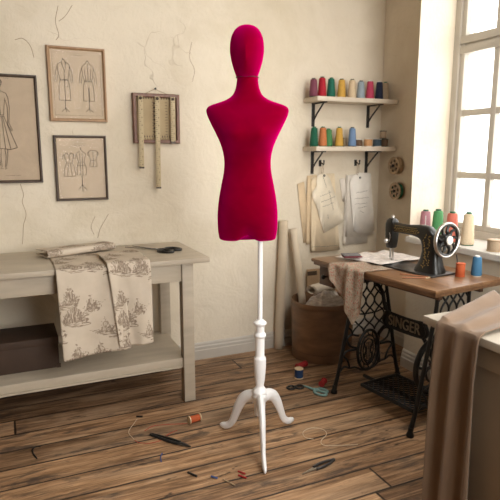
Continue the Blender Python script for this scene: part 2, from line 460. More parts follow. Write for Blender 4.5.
def nz(x, y, z=0., s=1.): return noise.noise(Vector((x * s, y * s, z * s)))

# ------------------------------------------------------------------ camera
cam = bpy.data.cameras.new('camera'); co = bpy.data.objects.new('camera', cam); COL.objects.link(co)
co.location = (0, 0, 1.36); co.rotation_euler = (R(90 - 10.1), 0, R(-24.2))
cam.sensor_width = 36; cam.lens = 545 / 500 * 36; cam.clip_start = .05
cam.dof.use_dof = True; cam.dof.focus_distance = 2.55; cam.dof.aperture_fstop = 3.2
SC.camera = co

# ------------------------------------------------------------------ the setting
WY = 3.31; XL = -2.3; YF = -.7; ZC = 2.95
CX = 2.53; EX, EY = 2.285, 2.66             # niche in the corner, and the near edge of the window pier
PIER = [(CX, WY), (CX, EY + .05), (EX, EY)]   # niche wall, then the return of the window pier
WX = 2.60                                   # plane of the window frames
b = MB(); b.box2((XL - .15, YF - .15, -.08), (2.75, WY + .15, 0)); struct(b.build('floor', M['floor'], smooth=False))
SK = (1.15, 2.15, .45, 1.50)                 # unseen skylight, added to brighten the back wall: x0, x1, y0, y1
b = MB()
b.box2((XL - .15, YF - .15, ZC), (SK[0], WY + .15, ZC + .1)); b.box2((SK[1], YF - .15, ZC), (2.75, WY + .15, ZC + .1))
b.box2((SK[0], YF - .15, ZC), (SK[1], SK[2], ZC + .1)); b.box2((SK[0], SK[3], ZC), (SK[1], WY + .15, ZC + .1))
struct(b.build('ceiling', M['ceiling'], smooth=False))
b = MB(); b.box2((SK[0], SK[2], ZC + .06), (SK[1], SK[3], ZC + .064)); struct(b.build('added_skylight', M['glass'], smooth=False))  # pane of the added skylight

b = MB(); b.box2((XL - .15, WY, 0), (2.75, WY + .15, ZC)); struct(b.build('wall_back', M['wall'], smooth=False))
b = MB(); b.box2((XL - .15, YF - .15, 0), (XL, WY, ZC)); struct(b.build('wall_left', M['farwall'], smooth=False))
W2 = (.55, 2.25, .62, 2.80)                 # unseen window added behind the camera for front light
b = MB()
b.box2((XL, YF - .15, 0), (W2[0], YF, ZC)); b.box2((W2[1], YF - .15, 0), (2.75, YF, ZC))
b.box2((W2[0], YF - .15, 0), (W2[1], YF, W2[2])); b.box2((W2[0], YF - .15, W2[3]), (W2[1], YF, ZC))
struct(b.build('wall_front', M['farwall'], smooth=False))
WN = .95; ZS, ZT = .85, 2.72               # near end, sill and head of the right-hand window
Mz = lambda z: Matrix.Translation((0, 0, z))
b = MB()
b.prism(PIER + [(WX + .04, EY + .03), (2.75, EY + .03), (2.75, WY)], ZC)                              # pier
b.prism([(EX, EY), (EX, WN), (2.75, WN), (2.75, EY + .03), (WX, EY + .03)], ZS - .035)                # below the sill
b.prism([(EX, EY), (EX, WN), (2.75, WN), (2.75, EY + .03), (WX, EY + .03)], ZC - ZT, Mz(ZT))          # above the window
b.prism([(EX, WN), (EX, YF), (2.75, YF), (2.75, WN)], ZC)
struct(b.build('wall_right', M['wall'], smooth=False))
b = MB(); b.prism([(EX - .03, EY + .005), (EX - .03, WN), (WX + .02, WN), (WX + .02, EY + .03), (EX, EY)], .035, Mz(ZS - .035), .004)
struct(b.build('trim_1', M['reveal'], smooth=False))    # window sill

for ln in ([(.085, 1.19), (.097, 1.13), (.088, 1.09), (.103, 1.02), (.086, .96), (.079, .90), (.072, .85)], [(.340, 2.15), (.322, 2.07), (.335, 2.00), (.318, 1.97)], [(.340, 2.07), (.375, 2.10), (.415, 2.16)],
           [(.48, .99), (.455, .93), (.47, .88)], [(.56, 1.00), (.51, .92), (.49, .86)], [(1.10, 2.02), (1.085, 1.93), (1.115, 1.86), (1.10, 1.79)], [(.11, 1.955), (.15, 1.965), (.185, 1.93), (.20, 1.87)]):
    b = MB(); b.tube(crom([(x, WY, z) for x, z in ln], 5), .0017, 5, flat=1.); struct(b.build('wall_crack', M['crack']))
def baseboard(name, line):
    """moulded board along a line, room on the side the profile points to"""
    P = [Vector((*p, 0)) for p in line]; n_of = []
    for i in range(len(P)):
        d = (P[min(i + 1, len(P) - 1)] - P[max(i - 1, 0)]).normalized(); n_of.append(Vector((d.y, -d.x, 0)))
    prof = [(0, 0), (.020, 0), (.020, .062), (.015, .066), (.015, .084), (.010, .092), (.010, .104), (.004, .114), (0, .114)]
    m = MB(); m.rings([[p + n * x + Vector((0, 0, z)) for x, z in prof] for p, n in zip(P, n_of)])
    return struct(m.build(name, M['trim'], smooth=False))
baseboard('baseboard_back', [(XL, WY), (CX, WY)])
baseboard('baseboard_right', [(EX, EY), (EX, YF)])
baseboard('baseboard_niche', PIER[:2])

def window(name, origin, along, inward, width, z0, z1, cols, transom, bars, gm='glass'):
    """casement window: frame, muntins and one glass pane per light"""
    o = Vector(origin); a = Vector(along); n = Vector(inward)
    root = bpy.data.objects.new(name, None); COL.objects.link(root); root['kind'] = 'structure'
    def bx(m, s0, s1, za, zb, d0, d1, bev=.003):
        p = o + a * s0 + n * d0; q = o + a * s1 + n * d1
        m.box2((p.x, p.y, za), (q.x, q.y, zb), bev)
    f = MB()
    bx(f, 0, .045, z0, z1, -.05, .025); bx(f, width - .045, width, z0, z1, -.05, .025)
    bx(f, .001, width - .001, z0 + .001, z0 + .05, -.048, .023); bx(f, .001, width - .001, z1 - .05, z1 - .001, -.048, .023)
    struct(f.build('window_frame', M['winframe'], root))
    tr = MB(); bx(tr, .02, width - .02, transom - .052, transom - .006, -.035, .02); bx(tr, .02, width - .02, transom + .006, transom + .052, -.035, .02)
    bx(tr, .02, width - .02, transom - .02, transom + .02, -.03, .005)
    struct(tr.build('transom', M['winframe'], root))
    w = (width - .09) / cols
    for k in range(cols):
        s0 = .045 + k * w; s1 = s0 + w
        st = MB()
        for sa, sb in ((s0, s0 + .034), (s1 - .034, s1)):
            bx(st, sa, sb, z0 + .04, z1 - .04, -.03, .012)
        mid = (s0 + s1) / 2
        bx(st, mid - .019, mid + .019, z0 + .04, z1 - .04, -.026, .010)
        for z in bars: bx(st, s0 + .02, s1 - .02, z - .019, z + .019, -.023, .007)
        bx(st, s0 + .02, s1 - .02, z0 + .045, z0 + .085, -.028, .009)
        struct(st.build('casement', M['winframe'], root))
        g = MB(); bx(g, s0 + .01, s1 - .01, z0 + .04, z1 - .04, -.014, -.010, 0)
        struct(g.build('pane', M[gm], root, smooth=False))
    return root
window('window_1', (WX, EY + .025, 0), (0, -1, 0), (-1, 0, 0), EY + .025 - WN, ZS - .005, ZT, 3, 2.0, (1.225, 1.60, 2.36), 'dimglass')

window('added_window', (W2[0], YF - .06, 0), (1, 0, 0), (0, 1, 0), W2[1] - W2[0], W2[2], W2[3], 2, 1.85, (1.4,))  # added out of view to let in front light

# ------------------------------------------------------------------ dress form
V = R(-24.2)
df = thing('dress_form', 'faceless dress form with head in crimson velvet on a white turned tripod stand', 'mannequin', (1.035, 2.19, 0), V)
OX = -.057
rows = [  # z, half width, front depth, back depth
    (.975, .112, .050, .055), (.980, .124, .064, .072), (.990, .128, .071, .082), (1.02, .1325, .082, .095), (1.06, .134, .092, .102), (1.10, .1335, .098, .100),
    (1.154, .128, .096, .090), (1.22, .116, .084, .074), (1.264, .107, .076, .066), (1.308, .102, .073, .064), (1.351, .105, .080, .068), (1.394, .116, .096, .074),
    (1.437, .135, .104, .080), (1.479, .156, .096, .082), (1.517, .1735, .080, .076), (1.535, .178, .069, .068), (1.545, .177, .064, .063), (1.555, .170, .059, .058),
    (1.562, .157, .056, .055), (1.568, .140, .054, .053), (1.576, .114, .052, .052), (1.584, .093, .051, .051), (1.601, .067, .048, .048), (1.626, .053, .045, .045), (1.659, .046, .043, .043), (1.682, .0445, .042, .042)]
def body_ring(z, seg=64):
    hw, fr, bk = lerp_table(rows, z); pts = []
    for i in range(seg):
        t = 2 * PI * i / seg; c, s = math.cos(t), math.sin(t); e = 2 / 2.25
        x = hw * math.copysign(abs(c) ** e, c); y = (bk if s > 0 else fr) * math.copysign(abs(s) ** e, s)
        zz = z
        if s < 0:                                        # bust and belly
            y -= .014 * math.exp(-((z - 1.432) / .038) ** 2) * (math.exp(-((x - .058) / .042) ** 2) + math.exp(-((x + .058) / .042) ** 2))
            y += .012 * math.exp(-((z - .985) / .045) ** 2) * math.exp(-(x / .026) ** 2)
        if z < 1.08:                                     # the rise between the thighs
            zz += .026 * math.exp(-(x / .030) ** 2) * ((1.08 - z) / .105) ** 1.5
        pts.append(Vector((x + OX, y, zz)))
    return pts
zs = [.975, .977, .980, .984, .990, .997] + [1.01 + .0125 * i for i in range(42)] + [1.536, 1.541, 1.546, 1.551, 1.555, 1.559, 1.562, 1.565, 1.568, 1.572, 1.576, 1.580, 1.584, 1.590, 1.597, 1.606, 1.616, 1.63, 1.645, 1.66, 1.672, 1.682]
b = MB(); b.rings([body_ring(z) for z in zs]); b.build('torso', M['velvet'], df)
hrows = [(1.674, .036, .036, .034), (1.678, .044, .044, .040), (1.692, .050, .056, .050), (1.708, .056, .064, .062), (1.749, .0675, .076, .082), (1.789, .0725, .080, .092), (1.83, .0690, .076, .088),
         (1.855, .060, .065, .075), (1.87, .050, .053, .060), (1.881, .037, .038, .043), (1.887, .022, .023, .025), (1.8895, .008, .008, .009)]
def head_ring(z, seg=48):
    hw, fr, bk = lerp_table(hrows, z); out = []
    for i in range(seg):
        t = 2 * PI * (i + .5) / seg; c, s = math.cos(t), math.sin(t)
        e = .95 if s < 0 else 1.
        x = hw * math.copysign(abs(c) ** .95, c); y = bk * s if s > 0 else fr * math.copysign(abs(s) ** e, s)
        if s < 0: y -= .024 * max(0, 1 - abs(x + .006) / (hw * .85)) * math.exp(-((z - 1.76) / .075) ** 2)     # centre-front ridge of the face
        out.append(Vector((x + OX - .002, y, z)))
    return out
hz_ = [1.674, 1.676, 1.678, 1.683] + [1.69 + .009 * i for i in range(20)] + [1.868, 1.874, 1.879, 1.883, 1.886, 1.888, 1.8895]
b = MB(); b.rings([head_ring(z) for z in hz_]); b.build('head', M['velvet'], df)
b = MB(); b.tube([(OX - .001 + .0475 * math.cos(t), .0445 * math.sin(t), 1.677) for t in [2 * PI * i / 40 for i in range(40)]], .0022, 6, True); b.build('neck_seam', M['seam'], df)
b = MB(); b.lathe([(.0112, .58), (.0112, 1.03)], seg=20); b.build('pole', M['white'], df)
prof = [(.008, .600), (.0165, .602), (.020, .598), (.030, .590), (.0305, .583), (.024, .577), (.021, .570), (.0205, .545), (.0215, .540), (.0275, .534), (.0285, .528), (.0275, .521), (.0215, .515),
        (.021, .43), (.0225, .424), (.028, .418), (.0288, .41), (.0285, .37), (.0265, .34), (.0225, .30), (.019, .283), (.0195, .275), (.026, .266), (.0335, .256), (.0345, .248), (.031, .243), (.031, .238), (.0345, .232), (.035, .224), (.031, .218),
        (.029, .21), (.027, .19), (.0255, .15), (.0245, .135), (.016, .126), (.004, .124)]
b = MB(); b.lathe(prof[::-1], seg=28); b.build('turned_column', M['white'], df)
for dx, dy, k in ((-.123, .182, 1.), (.222, .084, 1.03), (-.100, -.265, 1.18)):
    a = math.atan2(dy, dx) - V; ln = math.hypot(dx, dy)
    sp = crom([(.005, .212), (.045, .216), (.082, .196), (.110, .150), (.130, .098), (.150, .050), (.178, .024), (.215, .0165)], 5)
    s_ = ln / .205
    pts = [Vector((p.x * s_ * math.cos(a), p.x * s_ * math.sin(a), p.y)) for p in sp]
    n_ = len(pts); side = (-math.sin(a), math.cos(a), 0)
    rad = [.034 - .0165 * min(1, i / (n_ * .7)) for i in range(n_)]; rad[-1] = .007; rad[-2] = .013; rad[-3] = .0155
    b = MB(); b.tube(pts, rad, 14, flat=.60, up=side); b.build('leg', M['white'], df)

# ------------------------------------------------------------------ work table
wt = thing('work_table', 'long greige painted work table with lower shelf against the back wall', 'table', (-.3, 3.0, 0))
TZ = .81
b = MB(); b.box2((-.62, -.295, TZ - .028), (1.281, .285, TZ), .006); b.build('tabletop', M['greige'], wt)
b = MB()
b.box2((-.50, -.262, TZ - .125), (1.13, -.240, TZ - .028), .002); b.box2((-.50, .235, TZ - .125), (1.15, .255, TZ - .028), .002); b.box2((1.165, -.24, TZ - .125), (1.185, .24, TZ - .028), .002)
b.build('apron', M['greige'], wt)
for x, y in ((1.162, -.242), (1.162, .228), (-.52, -.242), (-.52, .228)):
    b = MB(); b.box((x, y, (TZ - .028) / 2), (.062, .062, TZ - .028), .003); b.build('leg', M['greige'], wt)
b = MB(); b.box2((-.50, -.255, .195), (1.131, .25, .205), 0); b.box2((-.50, -.250, .205), (1.165, .25, .25), .003); b.build('shelf', M['greige'], wt)

# toile cloth folded over the table's front edge
tl = thing('draped_cloth', 'cream toile cotton printed with brown country scenes draped over the work table edge', 'cloth', (.42, 2.705, TZ))
def over_edge(s, drop, back, r=.014):
    """s metres from the back: along the top, round the edge, then down"""
    if s < back: return (back - s, .0)
    q = s - back; arc = r * PI / 2
    if q < arc: t = q / r; return (-r * math.sin(t), -(r - r * math.cos(t)))
    return (-r, -(r + q - arc))
def panel(x0, x1, back, drop, lift, ph, amp, slant0=0., slant1=0., bot=0.):
    tot = back + drop
    def fn(u, v):
        s = v * (tot + bot * (u - .5)); y, z = over_edge(s, drop, back)
        h = max(0, s - back) / drop
        x = x0 + (x1 - x0) * u + slant0 * h * (1 - u) + slant1 * h * u
        w = amp * (.25 + h) * math.sin(u * 7 + ph + h * .8) + .006 * nz(u * 3, h * 2, ph, 1.5)
        return Vector((x, y - lift - (w + amp * .8 if h > 0 else 0) * min(1, h * 6), z + lift + .002 + (.004 * max(0, nz(u * 4, s * 9, ph)) if h == 0 else 0)))
    return fn
b = MB(); b.sheet(panel(-.225, .09, .36, .455, .001, .6, .010, .01, .03, -.02), 40, 70, (.32, .82)); b.build('lower_panel', M['toile'], tl, solid=.002, keep=True)
b = MB(); b.sheet(panel(.012, .228, .30, .445, .016, 2.2, .010, .045, .004, .0), 30, 66, (.24, .76)); b.build('upper_panel', M['toile'], tl, solid=.002, keep=True)
def band(u, v):       # folded strip lying across the top: u round the fold, v along it
    A_, B_ = Vector((-.265, .345, .004)), Vector((.115, .48, .004))
    ax = (B_ - A_).normalized(); sd = Vector((ax.y, -ax.x, 0))
    p = A_.lerp(B_, v); ang = (u - .5) * 2; wd = .13 - .03 * v
    if abs(ang) < .34: t = ang / .34 * PI / 2; q = sd * (wd / 2 + .017 * math.cos(t)) ; z = .022 + .017 * math.sin(t)
    else: k = (abs(ang) - .34) / .66; q = sd * (wd / 2 - wd * k); z = .022 + math.copysign(.017, ang) * (1 - .35 * k) + .004 * nz(v * 4, k * 2, ang)
    return p + q + Vector((0, 0, max(.004, z)))
b = MB(); b.sheet(band, 36, 30, (.34, .40)); b.build('folded_band', M['toile'], tl, solid=.004, keep=True)

# scissors on the table
def scissors(root, blade, hand, L1=.15, op=.10, ring=(.030, .020), hm=None):
    """local x towards the tips, flat on z=0"""
    for sg in (1, -1):
        rot = Matrix.Rotation(sg * op, 4, 'Z')
        m = MB(); m.prism([(-.03, -.006 * sg), (-.03, .006 * sg), (.02, .0105 * sg), (L1, .001 * sg), (L1, -.001 * sg), (.02, -.005 * sg)][::sg], .0025, rot @ Matrix.Translation((0, 0, .003 + .0025 * (sg > 0))))
        m.build('blade', blade, root)
        m = MB(); c = Vector((-.092, -sg * .020, .006)); pts = []
        for i in range(28):
            t = 2 * PI * i / 28; pts.append(rot @ (c + Vector((ring[0] * math.cos(t), ring[1] * math.sin(t) * (1 + .15 * math.cos(t)), 0))))
        m.tube(pts, .0075, 8, True)
        m.tube([rot @ Vector(p) for p in ((-.018, 0, .006), (-.040, -sg * .004, .006), (-.066, -sg * .012, .006))], [.0055, .006, .0065], 8)
        m.build('handle', hand, root)
    m = MB(); m.lathe([(.0045, .0), (.0055, .008), (.0045, .0105), (.001, .011)], seg=14); m.build('pivot_screw', M['steel'], root)
sc_ = thing('scissors', 'black-handled tailor scissors lying on the bare end of the work table', 'scissors', (.775, 3.035, TZ + .001), R(131))
scissors(sc_, M['darksteel'], M['black'], .20, .17, (.050, .033))

# brown box on the lower shelf
bxr = thing('storage_box', 'dark brown lidded box on the lower shelf of the work table', 'box', (.03, 3.02, .2505))
b = MB(); b.box2((-.16, -.13, 0), (.17, .125, .15), .002); b.build('body', M['darkbox'], bxr)
b = MB(); b.box2((-.163, -.133, .128), (.173, .128, .167), .002); b.build('lid', M['darkbox'], bxr)
b = MB(); b.box2((.155, -.136, .0), (.176, -.130, .022), .001); b.build('corner_tab', M['darkbox'], bxr)

# ------------------------------------------------------------------ framed drawings
def framed(x0, x1, z0, z1, m, pm, fw_, label, sketch, mat_w=.0):
    r = thing('framed_drawing', label, 'picture', ((x0 + x1) / 2, WY - .001, (z0 + z1) / 2), 0, 'framed fashion drawings on the back wall')
    w, h = (x1 - x0) / 2, (z1 - z0) / 2
    prof = [(0, 0), (0, .016), (.003, .021), (fw_ * .55, .021), (fw_ * .75, .016), (fw_, .012), (fw_, 0)]
    b = MB()
    cs = [(-1, -1), (1, -1), (1, 1), (-1, 1), (-1, -1)]
    b.rings([[Vector((cx * (w - d), -t, cz * (h - d))) for d, t in prof] for cx, cz in cs], cap=False); b.build('frame', m, r)
    b = MB(); b.box2((-w + fw_ * .8, -.009, -h + fw_ * .8), (w - fw_ * .8, -.001, h - fw_ * .8)); p = b.build('print', pm, r, smooth=False)
    b = MB()
    for ln in sketch:
        rad = .0014
        if isinstance(ln, tuple): rad, ln = ln
        b.tube([(x, -.0097, z) for x, z in ln], rad, 5, flat=1.)
    b.build('ink_lines', M['ink'], p)
    b = MB(); b.box2((-w + fw_ * .9, -.0122, -h + fw_ * .9), (w - fw_ * .9, -.0110, h - fw_ * .9)); b.build('glass', M['pictureglass'], r, smooth=False)
    return r
def mir(pts): return [(-x, z) for x, z in pts]
def sh(lines, dx, dz, k=1.):
    out = []
    for l in lines:
        if isinstance(l, tuple): out.append((l[0], [(x * k + dx, z * k + dz) for x, z in l[1]]))
        else: out.append([(x * k + dx, z * k + dz) for x, z in l])
    return out
def dashes(x0, x1, z, n, rnd):
    o = []; w = (x1 - x0) / n
    for i in range(n): o.append((.0009, [(x0 + w * i, z + rnd.uniform(-.001, .001)), (x0 + w * (i + rnd.uniform(.4, .8)), z + rnd.uniform(-.001, .001))]))
    return o
rnd = random.Random(4)
side = [(.010, .098), (.026, .088), (.032, .075), (.026, .03), (.020, .005)]
def coat(front):
    l = []
    sk = [(.020, .005), (.028, -.03), (.030, -.105)]
    for f in (lambda p: p, mir): l += [f(side), f(sk), f([(.032, .075), (.043, .04), (.047, -.008), (.038, -.010), (.031, .035)]), f([(.004, .112), (.010, .098)])]
    l += [[(-.030, -.105), (.030, -.105)], [(-.020, .006), (.020, .006)], [(-.020, .001), (.020, .001)], (.0016, [(0, .118), (0, .108)]), [(-.004, .112), (.004, .112)]]
    l += [(.0018, [(0, -.105), (0, -.145)]), [(0, -.145), (-.020, -.166)], [(0, -.145), (.020, -.166)], [(0, -.145), (.004, -.168)]]
    if front: l += [(.0018, [(-.010, .098), (.006, .045), (.012, .085), (.010, .098)]), [(.002, .045), (.002, -.105)], [(.008, .03), (.009, .03)], [(.008, -.02), (.009, -.02)], [(.012, -.03), (.024, -.032)]]
    else: l += [[(0, .098), (0, .006)], [(0, -.03), (0, -.105)], [(.003, -.03), (.005, -.105)], [(-.018, .07), (-.012, .006)], [(.018, .07), (.012, .006)]]
    return l
A_s = sh(coat(True), -.072, .02, 1.02) + sh(coat(False), .058, .018, 1.0)
A_s += [(.0006, [(-.128, -.168), (.128, -.168), (.128, .17), (-.128, .17), (-.128, -.168)])] + dashes(-.035, .035, .158, 7, rnd)
framed(.263, .577, 1.535, 1.939, M['oak'], M['print'], .017, 'oak-framed drawing of two long coats on stands', A_s)
bod = [(.009, .058), (.020, .054), (.026, .045), (.019, .015), (.015, 0)]
def dress(kind):
    l = []
    for f in (lambda p: p, mir):
        l.append(f(bod))
        if kind == 'dress': l += [f([(.015, 0), (.028, -.03), (.034, -.075)]), f([(.020, .054), (.034, .042), (.036, .025), (.024, .028)]), f([(.006, -.002), (.013, -.074)])]
        if kind == 'form': l += [f([(.015, 0), (.026, -.03), (.026, -.072)]), f([(.009, .058), (.006, .068)]), f([(.007, .05), (.006, -.072)])]
        if kind == 'blouse': l += [f([(.015, 0), (.020, -.02), (.021, -.035)]), f([(.020, .054), (.033, .040), (.030, .026), (.023, .03)])]
    bt = {'dress': -.075, 'form': -.072, 'blouse': -.035}[kind]; bw = {'dress': .034, 'form': .026, 'blouse': .021}[kind]
    l += [[(-bw, bt), (0, bt - .003), (bw, bt)], (.0014, [(-.015, 0), (.015, 0)])]
    if kind == 'dress': l += [(.0022, [(-.009, .058), (0, .030), (.009, .058)]), (.0016, [(0, .03), (.004, .012)])]
    if kind == 'form': l += [(.0022, [(0, .068), (0, .082)]), (.0018, [(0, -.074), (0, -.150)]), (.0018, [(0, -.130), (-.024, -.160)]), (.0018, [(0, -.130), (.024, -.160)]), (.0018, [(0, -.130), (.001, -.170)]), [(-.026, -.02), (.026, -.02)]]
    if kind == 'blouse': l += [[(0, .056), (0, -.036)], [(-.009, .058), (0, .055), (.009, .058)]]
    return l
B_s = sh(dress('dress'), -.066, .03, .98) + sh(dress('form'), .0, .035, 1.0) + sh(dress('blouse'), .068, .045, .98) + dashes(-.04, .035, .138, 6, rnd) + dashes(-.035, .03, .130, 5, rnd)
framed(.272, .562, 1.088, 1.458, M['walnut'], M['print'], .014, 'small dark-framed drawing of a dress, a form on a stand and a blouse', B_s)
C_s = [  # woman in a flared dress, half length of the sheet; x=0 on her middle
    [(-.012, .20), (-.016, .225), (-.006, .245), (.010, .243), (.016, .225), (.010, .207), (0, .198), (-.012, .20)],
    (.0022, [(-.016, .225), (-.010, .25), (.008, .252), (.019, .232), (.013, .215)]),
    [(-.006, .20), (-.008, .186), (-.034, .176)], [(.007, .204), (.008, .186), (.036, .174)],
    [(.036, .174), (.044, .15), (.048, .10), (.040, .02), (.056, -.02), (.051, -.024), (.034, .01)], [(.030, .14), (.038, .10), (.034, .01)],
    [(-.034, .176), (-.044, .14), (-.040, .10)], [(.028, .15), (.020, .09), (.017, .06)], [(-.028, .15), (-.020, .09), (-.017, .06)],
    (.0022, [(-.017, .06), (.017, .06)]), [(-.017, .052), (.017, .052)], [(0, .186), (.002, .06)], [(-.008, .186), (.001, .16), (.008, .186)],
    [(.017, .055), (.045, -.03), (.074, -.112)], [(-.017, .055), (-.045, -.03), (-.074, -.112)], (.0016, [(-.074, -.112), (-.04, -.122), (0, -.118), (.04, -.123), (.074, -.112)]),
    [(.006, .05), (.014, -.118)], [(-.006, .05), (-.014, -.118)], [(.011, .05), (.040, -.12)], [(-.011, .05), (-.040, -.12)],
    [(.010, -.12), (.014, -.16), (.006, -.215), (.014, -.225), (.002, -.228)], [(.024, -.12), (.022, -.16), (.012, -.215)], [(-.008, -.12), (-.012, -.16), (-.010, -.215), (-.018, -.226), (-.004, -.226)], [(-.022, -.12), (-.022, -.16), (-.016, -.21)]]
C_s = sh(C_s, -.008, .015, 1.0) + dashes(.0, .075, -.248, 8, rnd) + dashes(-.03, .05, .268, 8, rnd)
framed(-.17, .205, 1.196, 1.776, M['walnut'], M['print2'], .016, 'large dark-framed drawing of a woman in a flared dress', C_s)

# ------------------------------------------------------------------ measuring board and rules
mbd = thing('measuring_board', 'small red-brown framed gauge board hung by a string on the back wall', 'board', (.865, WY - .001, 1.562))
b = MB(); w, h = .142, .145
prof = [(0, 0), (0, .024), (.004, .028), (.018, .028), (.022, .022), (.022, 0)]
b.rings([[Vector((cx * (w - d), -t, cz * (h - d))) for d, t in prof] for cx, cz in [(-1, -1), (1, -1), (1, 1), (-1, 1), (-1, -1)]], cap=False); b.build('frame', M['redwood'], mbd)
b = MB(); b.box2((-.124, -.012, -.127), (.124, -.002, .127)); pnl = b.build('panel', M['boardcloth'], mbd, smooth=False)
b = MB()
for i in range(13):
    x = -.09 + .0155 * i
    b.box((x, -.0125, .118), (.005, .002, .010)); b.box((x, -.0125, -.105), (.005, .002, .012)); b.box((x + .003, -.0125, -.118), (.004, .002, .006))
for i in range(9): b.lathe([(.005, 0), (.005, .002)], Matrix.Translation((.0 - .012, -.0125, .09 - .024 * i)) @ Matrix.Rotation(PI / 2, 4, 'X'), 10)
for i in range(12): b.box((-.02, -.0125, .095 - .017 * i), (.010, .0015, .0025)); b.box((.062, -.0125, .095 - .017 * i), (.014, .0015, .0025))
b.build('scale_marks', M['ink'], pnl, smooth=False)
b = MB(); b.tube([(-.065, -.010, .143), (-.03, -.006, .160), (-.0, -.004, .1735), (.03, -.006, .160), (.075, -.010, .143)], .0016, 6); b.build('hanging_string', M['string'], mbd)
b = MB(); b.lathe([(.003, 0), (.003, .008), (.006, .009), (.006, .012), (.001, .013)], Matrix.Translation((0, 0, .175)) @ Matrix.Rotation(PI / 2, 4, 'X'), 12); b.build('nail', M['bracket'], mbd)
def rule(x, ztop, zbot, label, tilt=0.):
    ln = ztop - zbot
    r = thing('tailor_rule', label, 'ruler', (x, WY - .032, ztop - .012), 0, 'tailor rules hung on the gauge board'); r.rotation_euler = (0, tilt, 0)
    b = MB(); b.box2((-.0145, -.004, -ln + .012), (.0145, 0, .012), .001); s_ = b.build('strip', M['tape'], r)
    b = MB()
    n_ = int(ln / .0115)
    for i in range(n_):
        z = .004 - i * .0115; wd = .013 if i % 4 == 0 else .007
        b.box((-.0125 + wd / 2, -.0045, z), (wd, .001, .0022))
        if i % 4 == 2: b.box((.006, -.0045, z), (.004, .001, .006))
    b.build('graduations', M['ink'], s_, smooth=False)
    b = MB(); b.box2((-.0150, -.0055, -ln + .012), (.0150, .001, -ln + .022)); b.build('end_cap', M['walnut'], r)
    b = MB(); b.lathe([(.008, .0), (.0095, .004), (.006, .008), (.001, .009)], Matrix.Translation((0, -.003, 0)) @ Matrix.Rotation(PI / 2, 4, 'X'), 14); b.build('stud', M['walnut'], r)
rule(.768, 1.690, 1.268, 'ivory rule of middle length hung at one side of the gauge board', R(.9))
rule(.868, 1.690, 1.146, 'longest ivory rule hanging down the middle of the gauge board', R(.7))
rule(.963, 1.690, 1.418, 'shortest ivory rule ending at the gauge board frame', R(.7))

# ------------------------------------------------------------------ wall shelves
def wall_shelf(zt, label):
    r = thing('wall_shelf', label, 'shelf', (1.88, WY, zt), 0, 'pale wooden wall shelves in the corner')
    b = MB(); b.prism([(0, -.001), (0, -.185), (.648, -.185), (.648, -.001)], .030, Mz(-.030), .003); b.build('board', M['shelfwood'], r)
    for x in (.078, .530):
        br = MB(); br.box2((x - .011, -.008, -.185), (x + .011, -.0005, -.030), .001); br.box2((x - .010, -.165, -.038), (x + .010, -.0015, -.0303), .001)
        br.tube([(x, -.006, -.150), (x, -.05, -.105), (x, -.135, -.038)], .0055, 8)
        br.build('bracket', M['bracket'], r)
    return r
wall_shelf(1.722, 'upper pale wall shelf on black brackets holding nine thread cones')
wall_shelf(1.402, 'lower pale wall shelf on black brackets holding cones and small spools')

def cone(name, m, core, h=.128, rb=.0275, rt=.0165):
    """thread cone on its base at the origin: winding plus core tip"""
    b = MB(); b.lathe([(rb * .9, .004), (rb, .008), (rb * .99, .014), (rt * 1.12, h * .90), (rt * .98, h * .935), (rt * .6, h * .945)], seg=22); w = b.build('thread', m, None)
    b = MB(); b.lathe([(rb * .93, 0), (rb * .97, .004), (rb * .5, .005), (rt * .55, h * .9), (rt * .66, h * .955), (rt * .66, h), (rt * .35, h), (rt * .3, h * .95)], seg=18); k = b.build('cone_core', core, None)
    return w, k
def place_cone(col, x, y, z, label, core='coredark', h=.128, group='thread cones on the wall shelves', rb=.0290, rt=.0190):
    r = thing('thread_cone', label, 'thread', (x, y, z), 0, group)
    for o in cone('c', M['th_' + col], M[core], h, rb, rt): o.parent = r
    return r
ys = 3.205
for col, x, lab, core, h in (('mauve', 1.897, 'dull mauve thread cone at the open end of the upper shelf', 'coredark', .118), ('red', 1.962, 'bright red thread cone on the upper shelf', 'coredark', .131), ('green', 2.032, 'bottle green thread cone on the upper shelf', 'coregreen', .129),
                             ('yellow', 2.114, 'golden yellow thread cone on the upper shelf', 'coredark', .126), ('cream', 2.198, 'cream thread cone with dark tip on the upper shelf', 'coredark', .128), ('lightblue', 2.270, 'pale grey-blue thread cone on the upper shelf', 'coredark', .122),
                             ('rose', 2.346, 'raspberry pink thread cone on the upper shelf', 'corewhite', .128), ('navy', 2.424, 'navy black thread cone on the upper shelf', 'corewhite', .127), ('taupe', 2.497, 'taupe thread cone nearest the corner on the upper shelf', 'coregreen', .128)):
    place_cone(col, x, ys + (.03 if col == 'taupe' else 0), 1.7222, lab, core, h)
for col, x, lab, core, h in (('darkgreen', 1.908, 'deep green thread cone at the open end of the lower shelf', 'coregreen', .130), ('orange', 1.976, 'burnt orange thread cone on the lower shelf', 'coregreen', .131), ('leaf', 2.043, 'leaf green thread cone set back on the lower shelf', 'coregreen', .121),
                             ('yellow', 2.106, 'golden yellow thread cone on the lower shelf', 'coregreen', .132), ('blue', 2.212, 'soft blue thread cone on the lower shelf', 'coredark', .132)):
    place_cone(col, x, ys + (.035 if col == 'leaf' else 0), 1.4022, lab, core, h)

